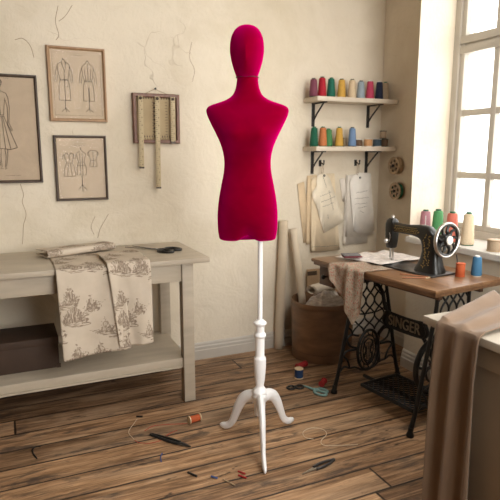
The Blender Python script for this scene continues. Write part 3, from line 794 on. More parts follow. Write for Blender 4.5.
def spool(col, loc, label, group, flange='spoolwood', r0=.026, h=.058, rz=0., tip=None, cat='spool', k=.82):
    r = thing('thread_spool', label, cat, loc, rz, group)
    if tip is not None: r.rotation_euler = tip
    b = MB(); b.lathe([(r0 * k * .9, h * .09), (r0 * k, h * .14), (r0 * k, h * .86), (r0 * k * .9, h * .91)], seg=24); b.build('thread', M['th_' + col], r)
    for z in (0, h * .905):
        b = MB(); b.lathe([(r0 * .25, z), (r0 * .95, z), (r0, z + h * .02), (r0, z + h * .075), (r0 * .95, z + h * .095), (r0 * .25, z + h * .095)], seg=24); b.build('flange', M[flange], r)
    b = MB(); b.lathe([(r0 * .26, .001), (r0 * .26, h * .995)], seg=14); b.build('core', M[flange], r)
    return r
SG = 'small spools on the lower shelf'
spool('brown', (2.150, 3.245, 1.4022), 'small brown spool half hidden behind the yellow cone', SG, 'coredark', .022, .060)
spool('brown', (2.272, 3.215, 1.4022), 'dark brown spool with pale rim beside the soft blue cone', SG, 'corewhite', .028, .052, k=.93)
spool('peach', (2.346, 3.205, 1.4022), 'peach orange spool on the lower shelf', SG, 'corewhite', .031, .056, k=.93)
spool('slate', (2.424, 3.205, 1.4022), 'slate blue spool on the lower shelf', SG, 'corewhite', .031, .056, k=.93)
spool('brown', (2.496, 3.215, 1.4022), 'brown spool at the corner end of the lower shelf, under another', SG, 'coredark', .026, .056, k=.93)
spool('taupe', (2.482, 3.217, 1.4587), 'tan spool stacked on top of a brown one', SG, 'coredark', .025, .056, k=.9)

# two flanged bobbins hung on the splayed wall
na = math.atan2(-.34, .94)
def wall_bobbin(p, col, fl, label):
    r = thing('wall_bobbin', label, 'bobbin', p, PI, 'flanged bobbins hung beside the window')
    Q = Matrix.Rotation(PI / 2, 4, 'Y')                 # axis along local x, out of the wall
    def disc(x):
        m = MB(); n = 48; rr = (.009, .018, .025, .043, .050, .061)
        def vx(k, i, dz): a = 2 * PI * i / n; return m_v[(k, i % n, dz)]
        m_v = {}
        for dz in (0, 1):
            for k, q in enumerate(rr):
                for i in range(n):
                    a = 2 * PI * i / n; m_v[(k, i, dz)] = m.bm.verts.new((x + dz * .004, q * math.cos(a), q * math.sin(a)))
        keep = lambda k, i: not (k == 2 and (i % 8) < 5)
        for k in range(len(rr) - 1):
            for i in range(n):
                if not keep(k, i): continue
                j = i + 1
                for dz in (0, 1): m.bm.faces.new((vx(k, i, dz), vx(k + 1, i, dz), vx(k + 1, j, dz), vx(k, j, dz)))
                if k == len(rr) - 2: m.bm.faces.new((vx(k + 1, i, 0), vx(k + 1, j, 0), vx(k + 1, j, 1), vx(k + 1, i, 1)))
                if k == 0: m.bm.faces.new((vx(0, i, 0), vx(0, j, 0), vx(0, j, 1), vx(0, i, 1)))
                if k == 1 and not keep(2, i): m.bm.faces.new((vx(2, i, 0), vx(2, j, 0), vx(2, j, 1), vx(2, i, 1)))
                if k == 3 and not keep(2, i): m.bm.faces.new((vx(3, i, 0), vx(3, j, 0), vx(3, j, 1), vx(3, i, 1)))
                if k == 2:
                    if not keep(2, i + 1): m.bm.faces.new((vx(2, j, 0), vx(3, j, 0), vx(3, j, 1), vx(2, j, 1)))
                    if not keep(2, (i - 1) % n): m.bm.faces.new((vx(2, i, 0), vx(3, i, 0), vx(3, i, 1), vx(2, i, 1)))
        return m
    for x in (.004, .040): disc(x).build('flange', M[fl], r)
    b = MB(); b.lathe([(.047, .008), (.054, .009), (.055, .024), (.054, .039), (.047, .040), (.047, .008)], Q, 28, cap=False); b.build('thread', M['th_' + col], r)
    b = MB(); b.lathe([(.0225, .006), (.0225, .0395)], Q, 20); b.build('core', M['walnut'], r)
    b = MB(); b.lathe([(.0085, .001), (.0085, .050), (.011, .051), (.011, .054), (.002, .055)], Q, 14); b.build('peg', M['bracket'], r)
wall_bobbin((2.529, 3.092, 1.272), 'taupe', 'tan_flange', 'tan flanged bobbin on the wall beside the window, upper of two')
wall_bobbin((2.529, 3.068, 1.098), 'green', 'tan_flange', 'flanged bobbin wound with dark green on the wall, lower of two')

# ------------------------------------------------------------------ pattern cards on hooks
def wall_hook(x, z, label):
    r = thing('wall_hook', label, 'hook', (x, WY, z), 0, 'iron hooks under the lower shelf')
    b = MB(); b.box2((-.010, -.005, -.022), (.010, -.0005, .022), .001); b.build('back_plate', M['bracket'], r)
    b = MB(); b.tube(crom([(0, -.004, .004), (0, -.028, .000), (0, -.045, -.010), (0, -.052, -.004), (0, -.052, .012)], 5), .0042, 8); b.lathe([(.002, -.006), (.0065, -.002), (.0065, .003), (.002, .007)], Matrix.Translation((0, -.052, .015)), 10); b.build('prong', M['bracket'], r)
    b = MB(); b.tube(crom([(.002, -.040, -.008), (.008, -.037, -.045), (.004, -.030, -.082), (-.004, -.030, -.082), (-.006, -.036, -.045), (0, -.041, -.008)], 5), .0013, 5); b.build('string_loop', M['string'], r)
wall_hook(2.022, 1.290, 'iron hook holding the bundle of kraft pattern cards')
wall_hook(2.318, 1.290, 'iron hook holding the bundle of white pattern papers')
def card(poly, y, m, label, group, curl=.0, lines=None, grommet=None):
    cx = sum(p[0] for p in poly) / len(poly); top = max(p[1] for p in poly)
    r = thing('pattern_card', label, 'pattern', (cx, y, top), 0, group)
    pts = []
    n_ = len(poly)
    for i in range(n_):
        a, c = poly[i], poly[(i + 1) % n_]; k = max(1, int(math.hypot(a[0] - c[0], a[1] - c[1]) / .03))
        for j in range(k): pts.append((a[0] + (c[0] - a[0]) * j / k, a[1] + (c[1] - a[1]) * j / k))
    tmp = bmesh.new(); f = tmp.faces.new([tmp.verts.new((px - cx, 0, pz - top)) for px, pz in pts])
    bmesh.ops.triangulate(tmp, faces=[f]); bmesh.ops.subdivide_edges(tmp, edges=tmp.edges[:], cuts=1)
    for v in tmp.verts: v.co.y = -curl * (v.co.z / .5) ** 2 * (1 + 1.5 * v.co.x) + .002 * nz(v.co.x * 6, v.co.z * 5, cx * 9)
    b = MB(); b.merge(tmp); b.build('sheet', m, r, solid=.0022)
    for x0, z0, x1, z1 in lines or ():
        b = MB(); q = []
        for i in range(5):
            a = i / 4; px, pz = x0 + (x1 - x0) * a - cx, z0 + (z1 - z0) * a - top
            q.append((px, -curl * (pz / .5) ** 2 * (1 + 1.5 * px) - .0028, pz + .0015 * math.sin(i * 2.2)))
        b.tube(q, .0010, 4); b.build('pencil_line', M['ink'], r)
    if grommet:
        b = MB(); b.lathe([(.003, 0), (.008, 0), (.008, .003), (.003, .003)], Matrix.Translation((grommet[0] - cx, -.0015, grommet[1] - top)) @ Matrix.Rotation(PI / 2, 4, 'X'), 12, cap=False); b.build('eyelet', M['bracket'], r)
KG = 'kraft pattern cards on the hook'
card([(1.842, 1.150), (1.895, 1.165), (1.935, .90), (1.945, .74), (1.895, .735), (1.892, .90)], 3.303, M['kraft2'], 'narrow tan pattern card at the back of the kraft bundle, sticking out sideways', KG)
card([(1.917, 1.205), (1.990, 1.212), (2.03, .95), (2.04, .735), (1.915, .725)], 3.298, M['kraft2'], 'tan pattern card second from the back of the kraft bundle', KG, .004)
card([(1.945, 1.19), (2.000, 1.195), (2.012, 1.215), (2.130, 1.218), (2.185, .668), (1.950, .672)], 3.290, M['kraft'], 'wide kraft pattern card with straight lower edge in the kraft bundle', KG, .008, [(1.955, .705, 2.17, .703)])
card([(1.985, 1.205), (2.040, 1.225), (2.085, 1.19), (2.215, .880), (2.045, .800), (1.990, .97), (1.942, 1.085), (1.978, 1.128), (1.992, 1.165)], 3.280, M['palecard'], 'pale tilted pattern piece with an armhole curve in front of the kraft bundle', KG, .012,
     [(2.01, 1.06, 2.10, 1.09), (2.02, 1.02, 2.13, 1.055), (2.03, .985, 2.12, 1.015), (2.075, .93, 2.078, .90), (2.06, 1.12, 2.03, 1.2), (2.08, 1.10, 2.12, .96)], (2.040, 1.205))
WG = 'white pattern papers on the hook'
card([(2.185, 1.175), (2.225, 1.185), (2.245, 1.10), (2.262, 1.02), (2.215, 1.015)], 3.304, M['greycard'], 'short grey paper strip sticking out behind the white bundle', WG)
card([(2.235, 1.205), (2.39, 1.21), (2.440, .702), (2.225, .700)], 3.299, M['greycard'], 'longest grey-white paper at the back of the white bundle', WG, .004)
card([(2.240, 1.20), (2.42, 1.208), (2.486, .770), (2.380, .752), (2.238, .758)], 3.291, M['greycard'], 'grey-white paper in the middle of the white bundle, curved at the foot', WG, .007)
card([(2.255, 1.165), (2.285, 1.198), (2.330, 1.222), (2.435, 1.215), (2.482, .800), (2.440, .782), (2.340, .782), (2.298, .800)], 3.282, M['whitecard'], 'front white pattern paper with pencilled notes and a punched hole', WG, .012,
     [(2.31, 1.075, 2.41, 1.09), (2.30, 1.035, 2.42, 1.04), (2.305, .995, 2.41, 1.00), (2.33, .965, 2.40, .975), (2.35, .945, 2.38, .93)], (2.342, 1.185))

# ------------------------------------------------------------------ bin, rolls, cardboard
BC = (1.905, 3.045)
bn = thing('fabric_bin', 'round brown hide-like bin filled with fabric standing beside the sewing table', 'basket', (*BC, 0))
b = MB(); b.lathe([(.192, 0), (.199, .004), (.205, .15), (.209, .385), (.207, .393), (.201, .393), (.197, .38), (.190, .012), (.02, .010)], seg=48); b.build('body', M['bin'], bn)
b = MB(); b.lathe([(.2105, .360), (.212, .364), (.212, .391), (.2095, .396), (.2005, .396), (.1995, .391)], seg=48, cap=False); b.build('rim_band', M['bin'], bn)
b = MB()
for z, q in ((.062, .2025),): b.tube([(q * math.cos(2 * PI * i / 60), q * math.sin(2 * PI * i / 60), z) for i in range(60)], .0013, 5, True)
b.build('stitching', M['drawer'], bn)
def fabric_roll(a, c, r, m, label, seed):
    a, c = Vector(a), Vector(c); ax = (c - a); ln = ax.length
    q = ax.to_track_quat('Z', 'Y').to_matrix().to_4x4()
    root = thing('fabric_roll', label, 'fabric', a, 0, 'upright fabric rolls in the corner'); root.rotation_euler = q.to_euler()
    def fn(u, v):
        t = u * 2 * PI * 2.6; rr = r * (.55 + .45 * u) + .003 * nz(u * 4, v * 3, seed)
        return Vector((rr * math.cos(t), rr * math.sin(t), v * ln + .004 * nz(u * 6, v, seed)))
    b = MB(); b.sheet(fn, 90, 20); b.build('wound_cloth', m, root, solid=.002, keep=True)
    b = MB(); b.lathe([(r * .42, .002), (r * .42, ln - .012)], seg=16, cap=True); b.build('tube', M['cardboard'], root)
fabric_roll((1.688, 3.265, .0), (1.722, 3.272, .905), .032, M['rollcloth2'], 'tall beige fabric roll standing on the floor against the back wall', 1.3)
fabric_roll((1.852, 3.140, .03), (1.786, 3.252, .850), .028, M['rollcloth'], 'cream fabric roll leaning out of the brown bin', 5.1)
def crumple(x, y, z, rx, ry, h, m, label, seed, rz=0.):
    r = thing('fabric_scrap', label, 'fabric', (x, y, z), rz, 'fabrics piled in the bin')
    def fn(u, v):
        a = u * 2 * PI; q = v
        xx, yy = rx * q * math.cos(a), ry * q * math.sin(a)
        zz = h * (1 - q ** 2.6) + .046 * (nz(xx * 11, yy * 26, seed) + .6 * nz(xx * 30, yy * 48, seed + 3)) * (1.12 - q ** 2)
        return Vector((xx * (1 + .12 * nz(a, q, seed)), yy, zz))
    b = MB(); b.sheet(fn, 56, 18); bmesh.ops.remove_doubles(b.bm, verts=b.bm.verts[:], dist=.0005); b.build('folds', m, r, solid=.002)
    return r
crumple(BC[0] - .02, BC[1] - .070, .372, .165, .105, .070, M['greycloth'], 'grey striped fabric crumpled at the front of the bin', 2.2, .3)
crumple(BC[0] + .10, BC[1] + .085, .380, .070, .060, .07, M['whitecloth'], 'white cotton crumpled in the bin next to the sewing table', 7.7, -.4)
fr = thing('fabric_fold', 'cream cotton length rolled loosely on top of the bin', 'fabric', (BC[0] + .02, BC[1] + .025, .462), .35, 'fabrics piled in the bin')
b = MB()
def fold(u, v):
    t = u * 2 * PI * 1.7; rr = .018 + .014 * u + .003 * nz(u * 5, v * 3, 2)
    return Vector(((v - .5) * .26, rr * 1.5 * math.cos(t), rr * math.sin(t) + .012 - .03 * (v - .5) ** 2))
b.sheet(fold, 60, 14); b.build('rolled_cloth', M['creamcloth'], fr, solid=.002, keep=True)
cb = thing('cardboard_sheet', 'tan cardboard sheet leaning on the wall behind the bin', 'cardboard', (2.09, 3.268, 0)); cb.rotation_euler = (R(-2.), 0, 0)
b = MB(); b.box2((-.17, -.004, .0), (.17, .002, .545), .001); b.build('panel', M['cardboard'], cb)
b = MB(); b.box2((-.168, -.006, .50), (-.09, -.0035, .53)); b.build('dark_label_strip', M['walnut'], cb)

# ------------------------------------------------------------------ treadle sewing table
AL = R(7); RZ = AL - PI / 2
st = thing('sewing_table', 'wooden treadle sewing table on black cast iron legs below the window', 'table', (1.622, 2.731, 0), RZ)
Z = .75
b = MB(); b.box2((0, 0, Z - .020), (.915, .50, Z), .006); b.box2((.010, .010, Z - .038), (.905, .49, Z - .018), .006); b.build('tabletop', M['tabletop'], st)
b = MB(); b.box2((.045, .030, Z - .150), (.175, .42, Z - .038), .003); dw = b.build('drawer', M['drawer'], st)
b = MB(); b.box2((.053, .024, Z - .142), (.167, .032, Z - .046), .003); b.build('drawer_front', M['drawer'], dw)
b = MB(); b.lathe([(.006, 0), (.006, .012), (.014, .018), (.015, .025), (.009, .030), (.001, .031)], Matrix.Translation((.110, .026, Z - .094)) @ Matrix.Rotation(PI / 2, 4, 'X'), 16); b.build('knob', M['blackmetal'], dw)
b = MB(); b.box2((.20, .09, Z - .070), (.86, .115, Z - .038), .002); b.box2((.20, .39, Z - .070), (.86, .415, Z - .038), .002); b.build('rail', M['drawer'], st)
fl_, rl_ = [(-.008, .008), (.000, .05), (.020, .12), (.058, .30), (.098, .49), (.125, .62), (.128, .712)], None
rl_ = [(.490 - (y + 0.), z) for y, z in fl_]
def end_frame(X):
    b = MB(); P = lambda l: [(X, y, z) for y, z in l]
    for leg in (fl_, rl_):
        pts = crom(P(leg), 6); b.tube(pts, [.013 - .004 * i / len(pts) for i in range(len(pts))], 8, up=(1, 0, 0))
        y0 = leg[0][0]; b.lathe([(.013, 0), (.019, .004), (.019, .016), (.012, .028), (.011, .05)], Matrix.Translation((X, y0, 0)), 14)
    f = b.build('end_frame', M['iron'], st)
    g = MB()
    lo = lambda z: lerp_table([(z_, y_) for y_, z_ in fl_], z)[0]
    hi = lambda z: .490 - lo(z)
    for k, t in enumerate((.02, .26, .5, .74, .98)):
        for ph in ((0, PI) if 0 < k < 4 else ((0,) if k == 0 else (PI,))):
            pts = []
            for i in range(40):
                z = .335 + (.70 - .335) * i / 39
                a = lo(z); w = hi(z) - a
                tt = t + .12 * math.sin((z - .335) / .182 * 2 * PI + ph + PI / 2)
                tt = min(.99, max(.01, tt)); pts.append((X, a + w * tt, z))
            g.tube(pts, .0052, 6, up=(1, 0, 0))
    for f_ in (lambda y: y, lambda y: .490 - y):          # scrolls beside the medallion and the foot arches
        for l in ([(.070, .335), (.095, .27), (.150, .245)], [(.020, .115), (.062, .145), (.105, .13), (.150, .125), (.20, .10), (.245, .098)],
                  [(.045, .22), (.085, .18), (.105, .13)], [(.062, .30), (.105, .33), (.165, .315)], [(.040, .20), (.075, .235), (.150, .235)]):
            g.tube(crom([(X, f_(y), z) for y, z in l], 6), .0062, 6, up=(1, 0, 0))
    g.tube([(X, y, .70) for y in (.12, .245, .37)], .009, 6); g.tube(crom([(X, .095, .47), (X, .17, .445), (X, .245, .44), (X, .32, .445), (X, .395, .47)], 6), .005, 6)
    g.build('lattice', M['iron'], f)
    g = MB(); c = (.245, .215)
    for ry, rz_, rr in ((.082, .122, .009), (.058, .092, .0052), (.040, .068, .004)): g.tube([(X, c[0] + ry * math.cos(2 * PI * i / 40), c[1] + rz_ * math.sin(2 * PI * i / 40)) for i in range(40)], rr, 6, True)
    for s_ in (1, -1):
        g.tube(crom([(X, c[0] + s_ * .004, c[1] - .085), (X, c[0] + s_ * .032, c[1] - .045), (X, c[0] + s_ * .016, c[1]), (X, c[0] + s_ * .034, c[1] + .045), (X, c[0] + s_ * .018, c[1] + .062)], 6), .006, 6)
    for q in (-.012, 0, .012): g.tube([(X, c[0] + q, c[1] - .06), (X, c[0] + q, c[1] + .05)], .0026, 5)
    for i in range(12): a = 2 * PI * i / 12; g.tube([(X, c[0] + .060 * math.cos(a), c[1] + .094 * math.sin(a)), (X, c[0] + .080 * math.cos(a + .15), c[1] + .120 * math.sin(a + .15))], .0042, 5)
    g.build('medallion', M['iron'], f)
end_frame(.25); end_frame(.82)
b = MB(); By = .335                                      # brace between the end frames with the maker's lettering
top = [(.290, .452), (.36, .447), (.44, .445), (.52, .447), (.585, .454)]; bot = [(.585, .366), (.52, .362), (.44, .360), (.36, .362), (.290, .366)]
b.prism([(p.x, p.y) for p in crom([(x, z, 0) for x, z in top], 4)] + [(p.x, p.y) for p in crom([(x, z, 0) for x, z in bot], 4)], .008, Matrix.Translation((0, By + .004, 0)) @ Matrix.Rotation(PI / 2, 4, 'X'))
b.tube(crom([(x, By, z) for x, z in top], 4), .007, 8); b.tube(crom([(x, By, z) for x, z in bot], 4), .007, 8)
for l in ([(.290, .455), (.272, .50), (.258, .55), (.225, .585), (.205, .592)], [(.290, .362), (.262, .33), (.235, .28), (.238, .20), (.25, .12)], [(.30, .455), (.275, .40), (.30, .36)],
          [(.580, .455), (.63, .49), (.70, .52), (.80, .56), (.82, .60)], [(.580, .362), (.62, .31), (.70, .20), (.80, .13), (.82, .11)], [(.575, .455), (.60, .40), (.575, .36)]):
    b.tube(crom([(x, By, z) for x, z in l], 6), .0125, 8, flat=.8)
b.lathe([(.004, -.014), (.017, -.008), (.019, 0), (.017, .008), (.004, .014)], Matrix.Translation((.205, By, .592)), 12)
br = b.build('brace', M['iron'], st)
me = text_mesh('SINGER', .088, .004); me.transform(Matrix.Scale(.80, 4, (1, 0, 0))); me.materials.append(simple('worn_lettering', (.34, .27, .19), .5, .4))
lt = bpy.data.objects.new('raised_letters', me); COL.objects.link(lt); lt.parent = br; lt.location = (.438, By - .006, .405); lt.rotation_euler = (PI / 2, 0, 0)
lt['label'] = 'raised pale capital letters'
# treadle
b = MB(); y0, y1, x0, x1, zt = .075, .345, .385, .755, .085
for a, c in (((x0, y0), (x1, y0)), ((x1, y0), (x1, y1)), ((x1, y1), (x0, y1)), ((x0, y1), (x0, y0))): b.tube([(*a, zt), (*c, zt)], .010, 8)
nb = 11
for k in range(-nb, nb + 1):
    for s_ in (1, -1):
        pts = []
        for i in range(41):
            y = y0 + (y1 - y0) * i / 40; x = (x0 + x1) / 2 + k * .038 + s_ * (y - (y0 + y1) / 2)
            if x0 <= x <= x1: pts.append((x, y, zt + .001 * s_))
        if len(pts) > 1: b.tube([pts[0], pts[-1]], .0042, 5)
b.tube([(.25, .22, .06), (.82, .22, .06)], .011, 8); b.tube([(.40, .22, .07), (.40, .22, .085)], .012, 8); b.tube([(.74, .22, .07), (.74, .22, .085)], .012, 8)
b.build('treadle_plate', M['iron'], st)
b = MB(); wx, wy, wz = .735, .250, .285                  # flywheel
b.tube([(wx, wy + .145 * math.cos(2 * PI * i / 56), wz + .145 * math.sin(2 * PI * i / 56)) for i in range(56)], .013, 10, True, flat=1.2, up=(1, 0, 0))
for i in range(5):
    a = 2 * PI * i / 5 + .5; b.tube(crom([(wx, wy + .02 * math.cos(a), wz + .02 * math.sin(a)), (wx, wy + .08 * math.cos(a + .18), wz + .08 * math.sin(a + .18)), (wx, wy + .14 * math.cos(a), wz + .14 * math.sin(a))], 5), .0075, 6)
b.lathe([(.012, -.03), (.026, -.022), (.026, .022), (.012, .07)], Matrix.Translation((wx, wy, wz)) @ Matrix.Rotation(PI / 2, 4, 'Y'), 18)
b.build('flywheel', M['iron'], st)
b = MB(); b.tube([(.705, .26, .315), (.700, .30, .20), (.700, .325, .09)], .007, 8); b.build('pitman_rod', M['iron'], st)

# ------------------------------------------------------------------ sewing machine
OV = .270
def T(x, y): return Vector((1.622, 2.731, 0)) + Vector((math.sin(AL), -math.cos(AL), 0)) * x + Vector((math.cos(AL), math.sin(AL), 0)) * y
sm = thing('sewing_machine', 'black antique sewing machine with gold ornament and spoked handwheel', 'sewing machine', (*T(.54, OV)[:2], Z), RZ)
b = MB(); b.box2((-.20, -.090, .0005), (.195, .090, .010), .003); b.build('bed_plate', M['darksteel'], sm)
b = MB(); b.box2((-.188, -.035, .010), (-.120, .035, .0125), .001); b.build('needle_plate', M['steel'], sm)
def sect(c, tx, w, d, n=20, e=.62):
    """rounded section centred at c, in the plane normal to direction tx (x-z plane), w across that plane, d in y"""
    t = Vector(tx).normalized(); nrm = Vector((t.z, 0, -t.x)); out = []
    for i in range(n):
        a = 2 * PI * i / n; ca, sa = math.cos(a), math.sin(a)
        out.append(Vector(c) + nrm * (w * math.copysign(abs(ca) ** e, ca)) + Vector((0, d * math.copysign(abs(sa) ** e, sa), 0)))
    return out
sec = [((.105, 0, .010), (0, 0, 1), .080, .056), ((.105, 0, .024), (0, 0, 1), .078, .054), ((.107, 0, .045), (0, 0, 1), .066, .046), ((.110, 0, .080), (0, 0, 1), .054, .038), ((.110, 0, .115), (-.02, 0, 1), .048, .034), ((.106, 0, .150), (-.12, 0, 1), .048, .033),
       ((.096, 0, .180), (-.5, 0, .9), .050, .033), ((.074, 0, .201), (-1, 0, .6), .046, .032), ((.042, 0, .209), (-1, 0, .15), .037, .030), ((.00, 0, .210), (-1, 0, 0), .030, .027), ((-.05, 0, .209), (-1, 0, 0), .026, .025), ((-.10, 0, .209), (-1, 0, 0), .025, .024), ((-.135, 0, .210), (-1, 0, 0), .028, .025), ((-.150, 0, .211), (-1, 0, 0), .032, .026)]
b = MB(); b.rings([sect(*s_) for s_ in sec])
b.build('arm', M['blackmetal'], sm)
b = MB()   # the head, narrowing downwards, with a sloping crown
b.rings([sect((-.168, 0, z), (0, 0, 1), w_, d_, 20, .5) for z, w_, d_ in ((.094, .020, .020), (.100, .025, .024), (.14, .030, .028), (.19, .033, .030), (.225, .033, .029), (.247, .026, .025), (.257, .014, .016))])
b.build('head', M['blackmetal'], sm)
b = MB(); b.lathe([(.008, .250), (.008, .262), (.0105, .264), (.0105, .272), (.004, .276)], Matrix.Translation((-.168, 0, 0)), 14); b.build('presser_screw', M['steel'], sm)
b = MB(); b.lathe([(.0055, .04), (.0055, .105)], Matrix.Translation((-.174, 0, 0)), 12); b.lathe([(.0012, .012), (.002, .042)], Matrix.Translation((-.174, 0, 0)), 8); b.build('needle_bar', M['steel'], sm)
b = MB(); b.lathe([(.005, .022), (.005, .105)], Matrix.Translation((-.158, .004, 0)), 12); b.box((-.162, .002, .017), (.032, .016, .006), .002); b.box((-.158, 0, .028), (.012, .012, .02), .002); b.build('presser_foot', M['steel'], sm)
b = MB(); b.lathe([(.004, 0), (.014, .004), (.014, .008), (.009, .011), (.013, .014), (.011, .018), (.003, .026)], Matrix.Translation((-.172, -.028, .135)) @ Matrix.Rotation(PI / 2, 4, 'X'), 16); b.build('tension_dial', M['steel'], sm)
b = MB(); b.box((-.2015, 0, .175), (.006, .030, .075), .003); b.build('face_plate', M['steel'], sm)
b = MB(); b.lathe([(.0022, .225), (.0022, .292), (.001, .294)], Matrix.Translation((.060, 0, 0)), 8); b.lathe([(.007, .226), (.007, .236), (.002, .238)], Matrix.Translation((.060, 0, 0)), 12); b.build('spool_pin', M['steel'], sm)
b = MB(); b.tube(crom([(-.165, -.026, .19), (-.150, -.031, .16), (-.160, -.028, .13)], 6), .002, 6); b.build('take_up_lever', M['steel'], sm)
HW = Vector((.200, 0, .185))
b = MB()
for rr, th_ in ((.084, .0065),): b.tube([(HW.x, HW.y + rr * math.cos(2 * PI * i / 56), HW.z + rr * math.sin(2 * PI * i / 56)) for i in range(56)], th_, 12, True, flat=1.5, up=(1, 0, 0))
b.build('handwheel_rim', M['steel'], sm)
b = MB()
for i in range(9):
    a = 2 * PI * i / 9; e_ = Vector((0, math.cos(a), math.sin(a))); f_ = Vector((0, math.cos(a + .22), math.sin(a + .22)))
    b.tube(crom([HW + e_ * .026, HW + f_ * .052, HW + e_ * .080], 5), [.0085] * 5 + [.0070] * 6, 6)
b.tube([(HW.x, HW.y + .076 * math.cos(2 * PI * i / 48), HW.z + .076 * math.sin(2 * PI * i / 48)) for i in range(48)], .0075, 8, True)
b.lathe([(.020, -.055), (.024, -.05), (.028, .0), (.032, .006), (.030, .012), (.026, .016)], Matrix.Translation(HW) @ Matrix.Rotation(PI / 2, 4, 'Y'), 24)
b.build('handwheel_spokes', M['blackmetal'], sm)
b = MB(); b.lathe([(.023, .010), (.023, .019), (.020, .022), (.003, .023)], Matrix.Translation(HW) @ Matrix.Rotation(PI / 2, 4, 'Y'), 24); b.build('handwheel_hub', M['corewhite'], sm)
# gold scrollwork on the side that faces the room
b = MB(); rg = random.Random(11)
def leaf(x, z, y, a, s_):
    b.prism([(-s_, 0), (-.3 * s_, .36 * s_), (s_, 0), (-.3 * s_, -.36 * s_)], .0012, Matrix.Translation((x, y, z)) @ Matrix.Rotation(PI / 2, 4, 'X') @ Matrix.Rotation(a, 4, 'Z'))
def side_y(x):
    return -(.0243 if x < -.09 else .0252 + (.0302 - .0252) * min(1, max(0, (x + .05) / .09))) - .0002
for i in range(34):
    x = -.125 + .0052 * i; leaf(x, .2095 + .007 * math.sin(i * 1.9), side_y(x), rg.uniform(-1.2, 1.2), .0058)
for zz in (.196, .224): b.tube([(-.128 + .02 * i, side_y(-.128 + .02 * i) + .0006, zz) for i in range(9)], .0009, 5)
for i in range(46):
    t = i / 45; z = .200 - .165 * t; x = .100 + .014 * t + rg.uniform(-.024, .024) * (1.05 - .35 * math.sin(t * PI))
    dy = lerp_table([(.03, .0525), (.045, .046), (.08, .038), (.12, .034), (.155, .033), (.21, .032)], z)[0]
    leaf(x, z, -dy - .0003, rg.uniform(0, 6), .0062)
b.build('gold_ornament', M['brass'], sm)
b = MB(); b.tube(crom([(.215, .06, .11), (.222, .065, .06), (.228, .07, .012)], 5), .003, 6); b.build('winder_rod', M['iron'], sm)

# cloth being sewn, and the floral piece hanging over the long front edge
fc = thing('floral_cloth', 'speckled floral cotton hanging in a point over the front of the sewing table', 'cloth', (*T(.33, 0)[:2], Z), RZ)
def hang(u, v):
    back, r = .17, .012
    # width runs u: -.15..+.14 along the table edge, pointed at the bottom
    cx = -.14 + .275 * u
    drop = .09 + .215 * (u / .78) ** 1.1 if u < .78 else .305 - .12 * ((u - .78) / .22) ** 1.3
    s = v * (back + drop)
    h = max(0, s - back) / max(.05, drop)
    if s < back: p = Vector((cx + .03 * (1 - s / back) * (u - .3), back - s - .004, .0045 + .010 * max(0, nz(u * 5, s * 14, 3)) + .014 * math.exp(-((u - .40) / .10) ** 2) * (.4 + s / back)))
    else:
        q = s - back; a = r * PI / 2
        y, z = (-r * math.sin(q / r), -(r - r * math.cos(q / r))) if q < a else (-r, -(r + q - a))
        wv = .013 * math.sin(u * 11 + 1.0) * min(1, h * 2.2) + .005 * math.sin(u * 23 + h * 2)
        p = Vector((cx * (1 - .16 * h) + .020 * h, y - .010 - wv - .012 * h, z + .006))
    return p
b = MB(); b.sheet(hang, 48, 60, (.29, .42)); b.build('hanging_cloth', M['patchcloth'], fc, solid=.0022, keep=True)
wc = thing('cloth_under_needle', 'pale rose-flecked cotton lying flat under the machine needle', 'cloth', (*T(.30, .30)[:2], Z), RZ)
def flat(u, v):
    x = -.20 + .32 * u; y = -.175 + .37 * v + .05 * (u - .5)
    pk = .05 * max(0, u - .68) * (1 - v)
    return Vector((x * (1 - .12 * v), y, .0135 + .012 * max(0, nz(u * 3, v * 3, 8)) + .010 * math.sin(v * 8 + u * 2) ** 2 * (1 - u * .8) + pk * .2))
b = MB(); b.sheet(flat, 30, 30, (.3, .3)); b.build('flat_cloth', M['lacecloth'], wc, solid=.002, keep=True)
gs = thing('folded_scrap', 'folded grey wool scrap with wine red underside on the floral cloth', 'fabric', (*T(.215, .115)[:2], Z + .030), RZ + 1.15)
b = MB(); b.box((0, 0, .014), (.10, .062, .008), .0035); b.build('grey_layer', M['greywool'], gs)
b = MB(); b.box((.006, -.006, .005), (.105, .060, .008), .0035); b.build('red_layer', M['redfelt'], gs)

# things on the machine table and the window sill
spool('brick', (*T(.776, .340)[:2], Z + .0005), 'brick orange thread spool standing on the sewing table under the handwheel', 'thread on the sewing table', 'th_brick', .0235, .068, k=.95)
place_cone('steelblue', *T(.812, .418)[:2], Z + .0005, 'steel blue thread cone on the sewing table', 'corewhite', .104, 'thread on the sewing table', .0265, .0185)
for (p, q, lab) in (((.590, .115), (.735, .185), 'thin reddish pencil lying nearest the machine bed'), ((.655, .062), (.735, .165), 'shorter reddish pencil lying nearer the table edge')):
    a, c = T(*p), T(*q); d = c - a; ln = d.length
    r = thing('pencil', lab, 'pencil', (a.x, a.y, Z + .0045), math.atan2(d.y, d.x), 'pencils on the sewing table')
    b = MB(); b.lathe([(.0037, 0), (.0037, ln - .018)], Matrix.Rotation(PI / 2, 4, 'Y'), 6); b.build('shaft', M['pencil'], r)
    b = MB(); b.lathe([(.0037, ln - .018), (.0008, ln)], Matrix.Rotation(PI / 2, 4, 'Y'), 6); b.build('point', M['spoolwood'], r)
SLG = 'large thread cones on the window sill'
for col, x, y, h, lab in (('pink', 2.345, 2.592, .168, 'dusty pink thread cone on the sill beside the window reveal'), ('grass', 2.352, 2.493, .180, 'grass green thread cone on the sill'), ('coral', 2.345, 2.372, .178, 'coral red thread cone on the sill behind the handwheel'), ('beige', 2.352, 2.257, .186, 'large beige thread cone on the sill')):
    place_cone(col, x, y, ZS + .0005, lab, 'coregreen', h, SLG, .037, .025)
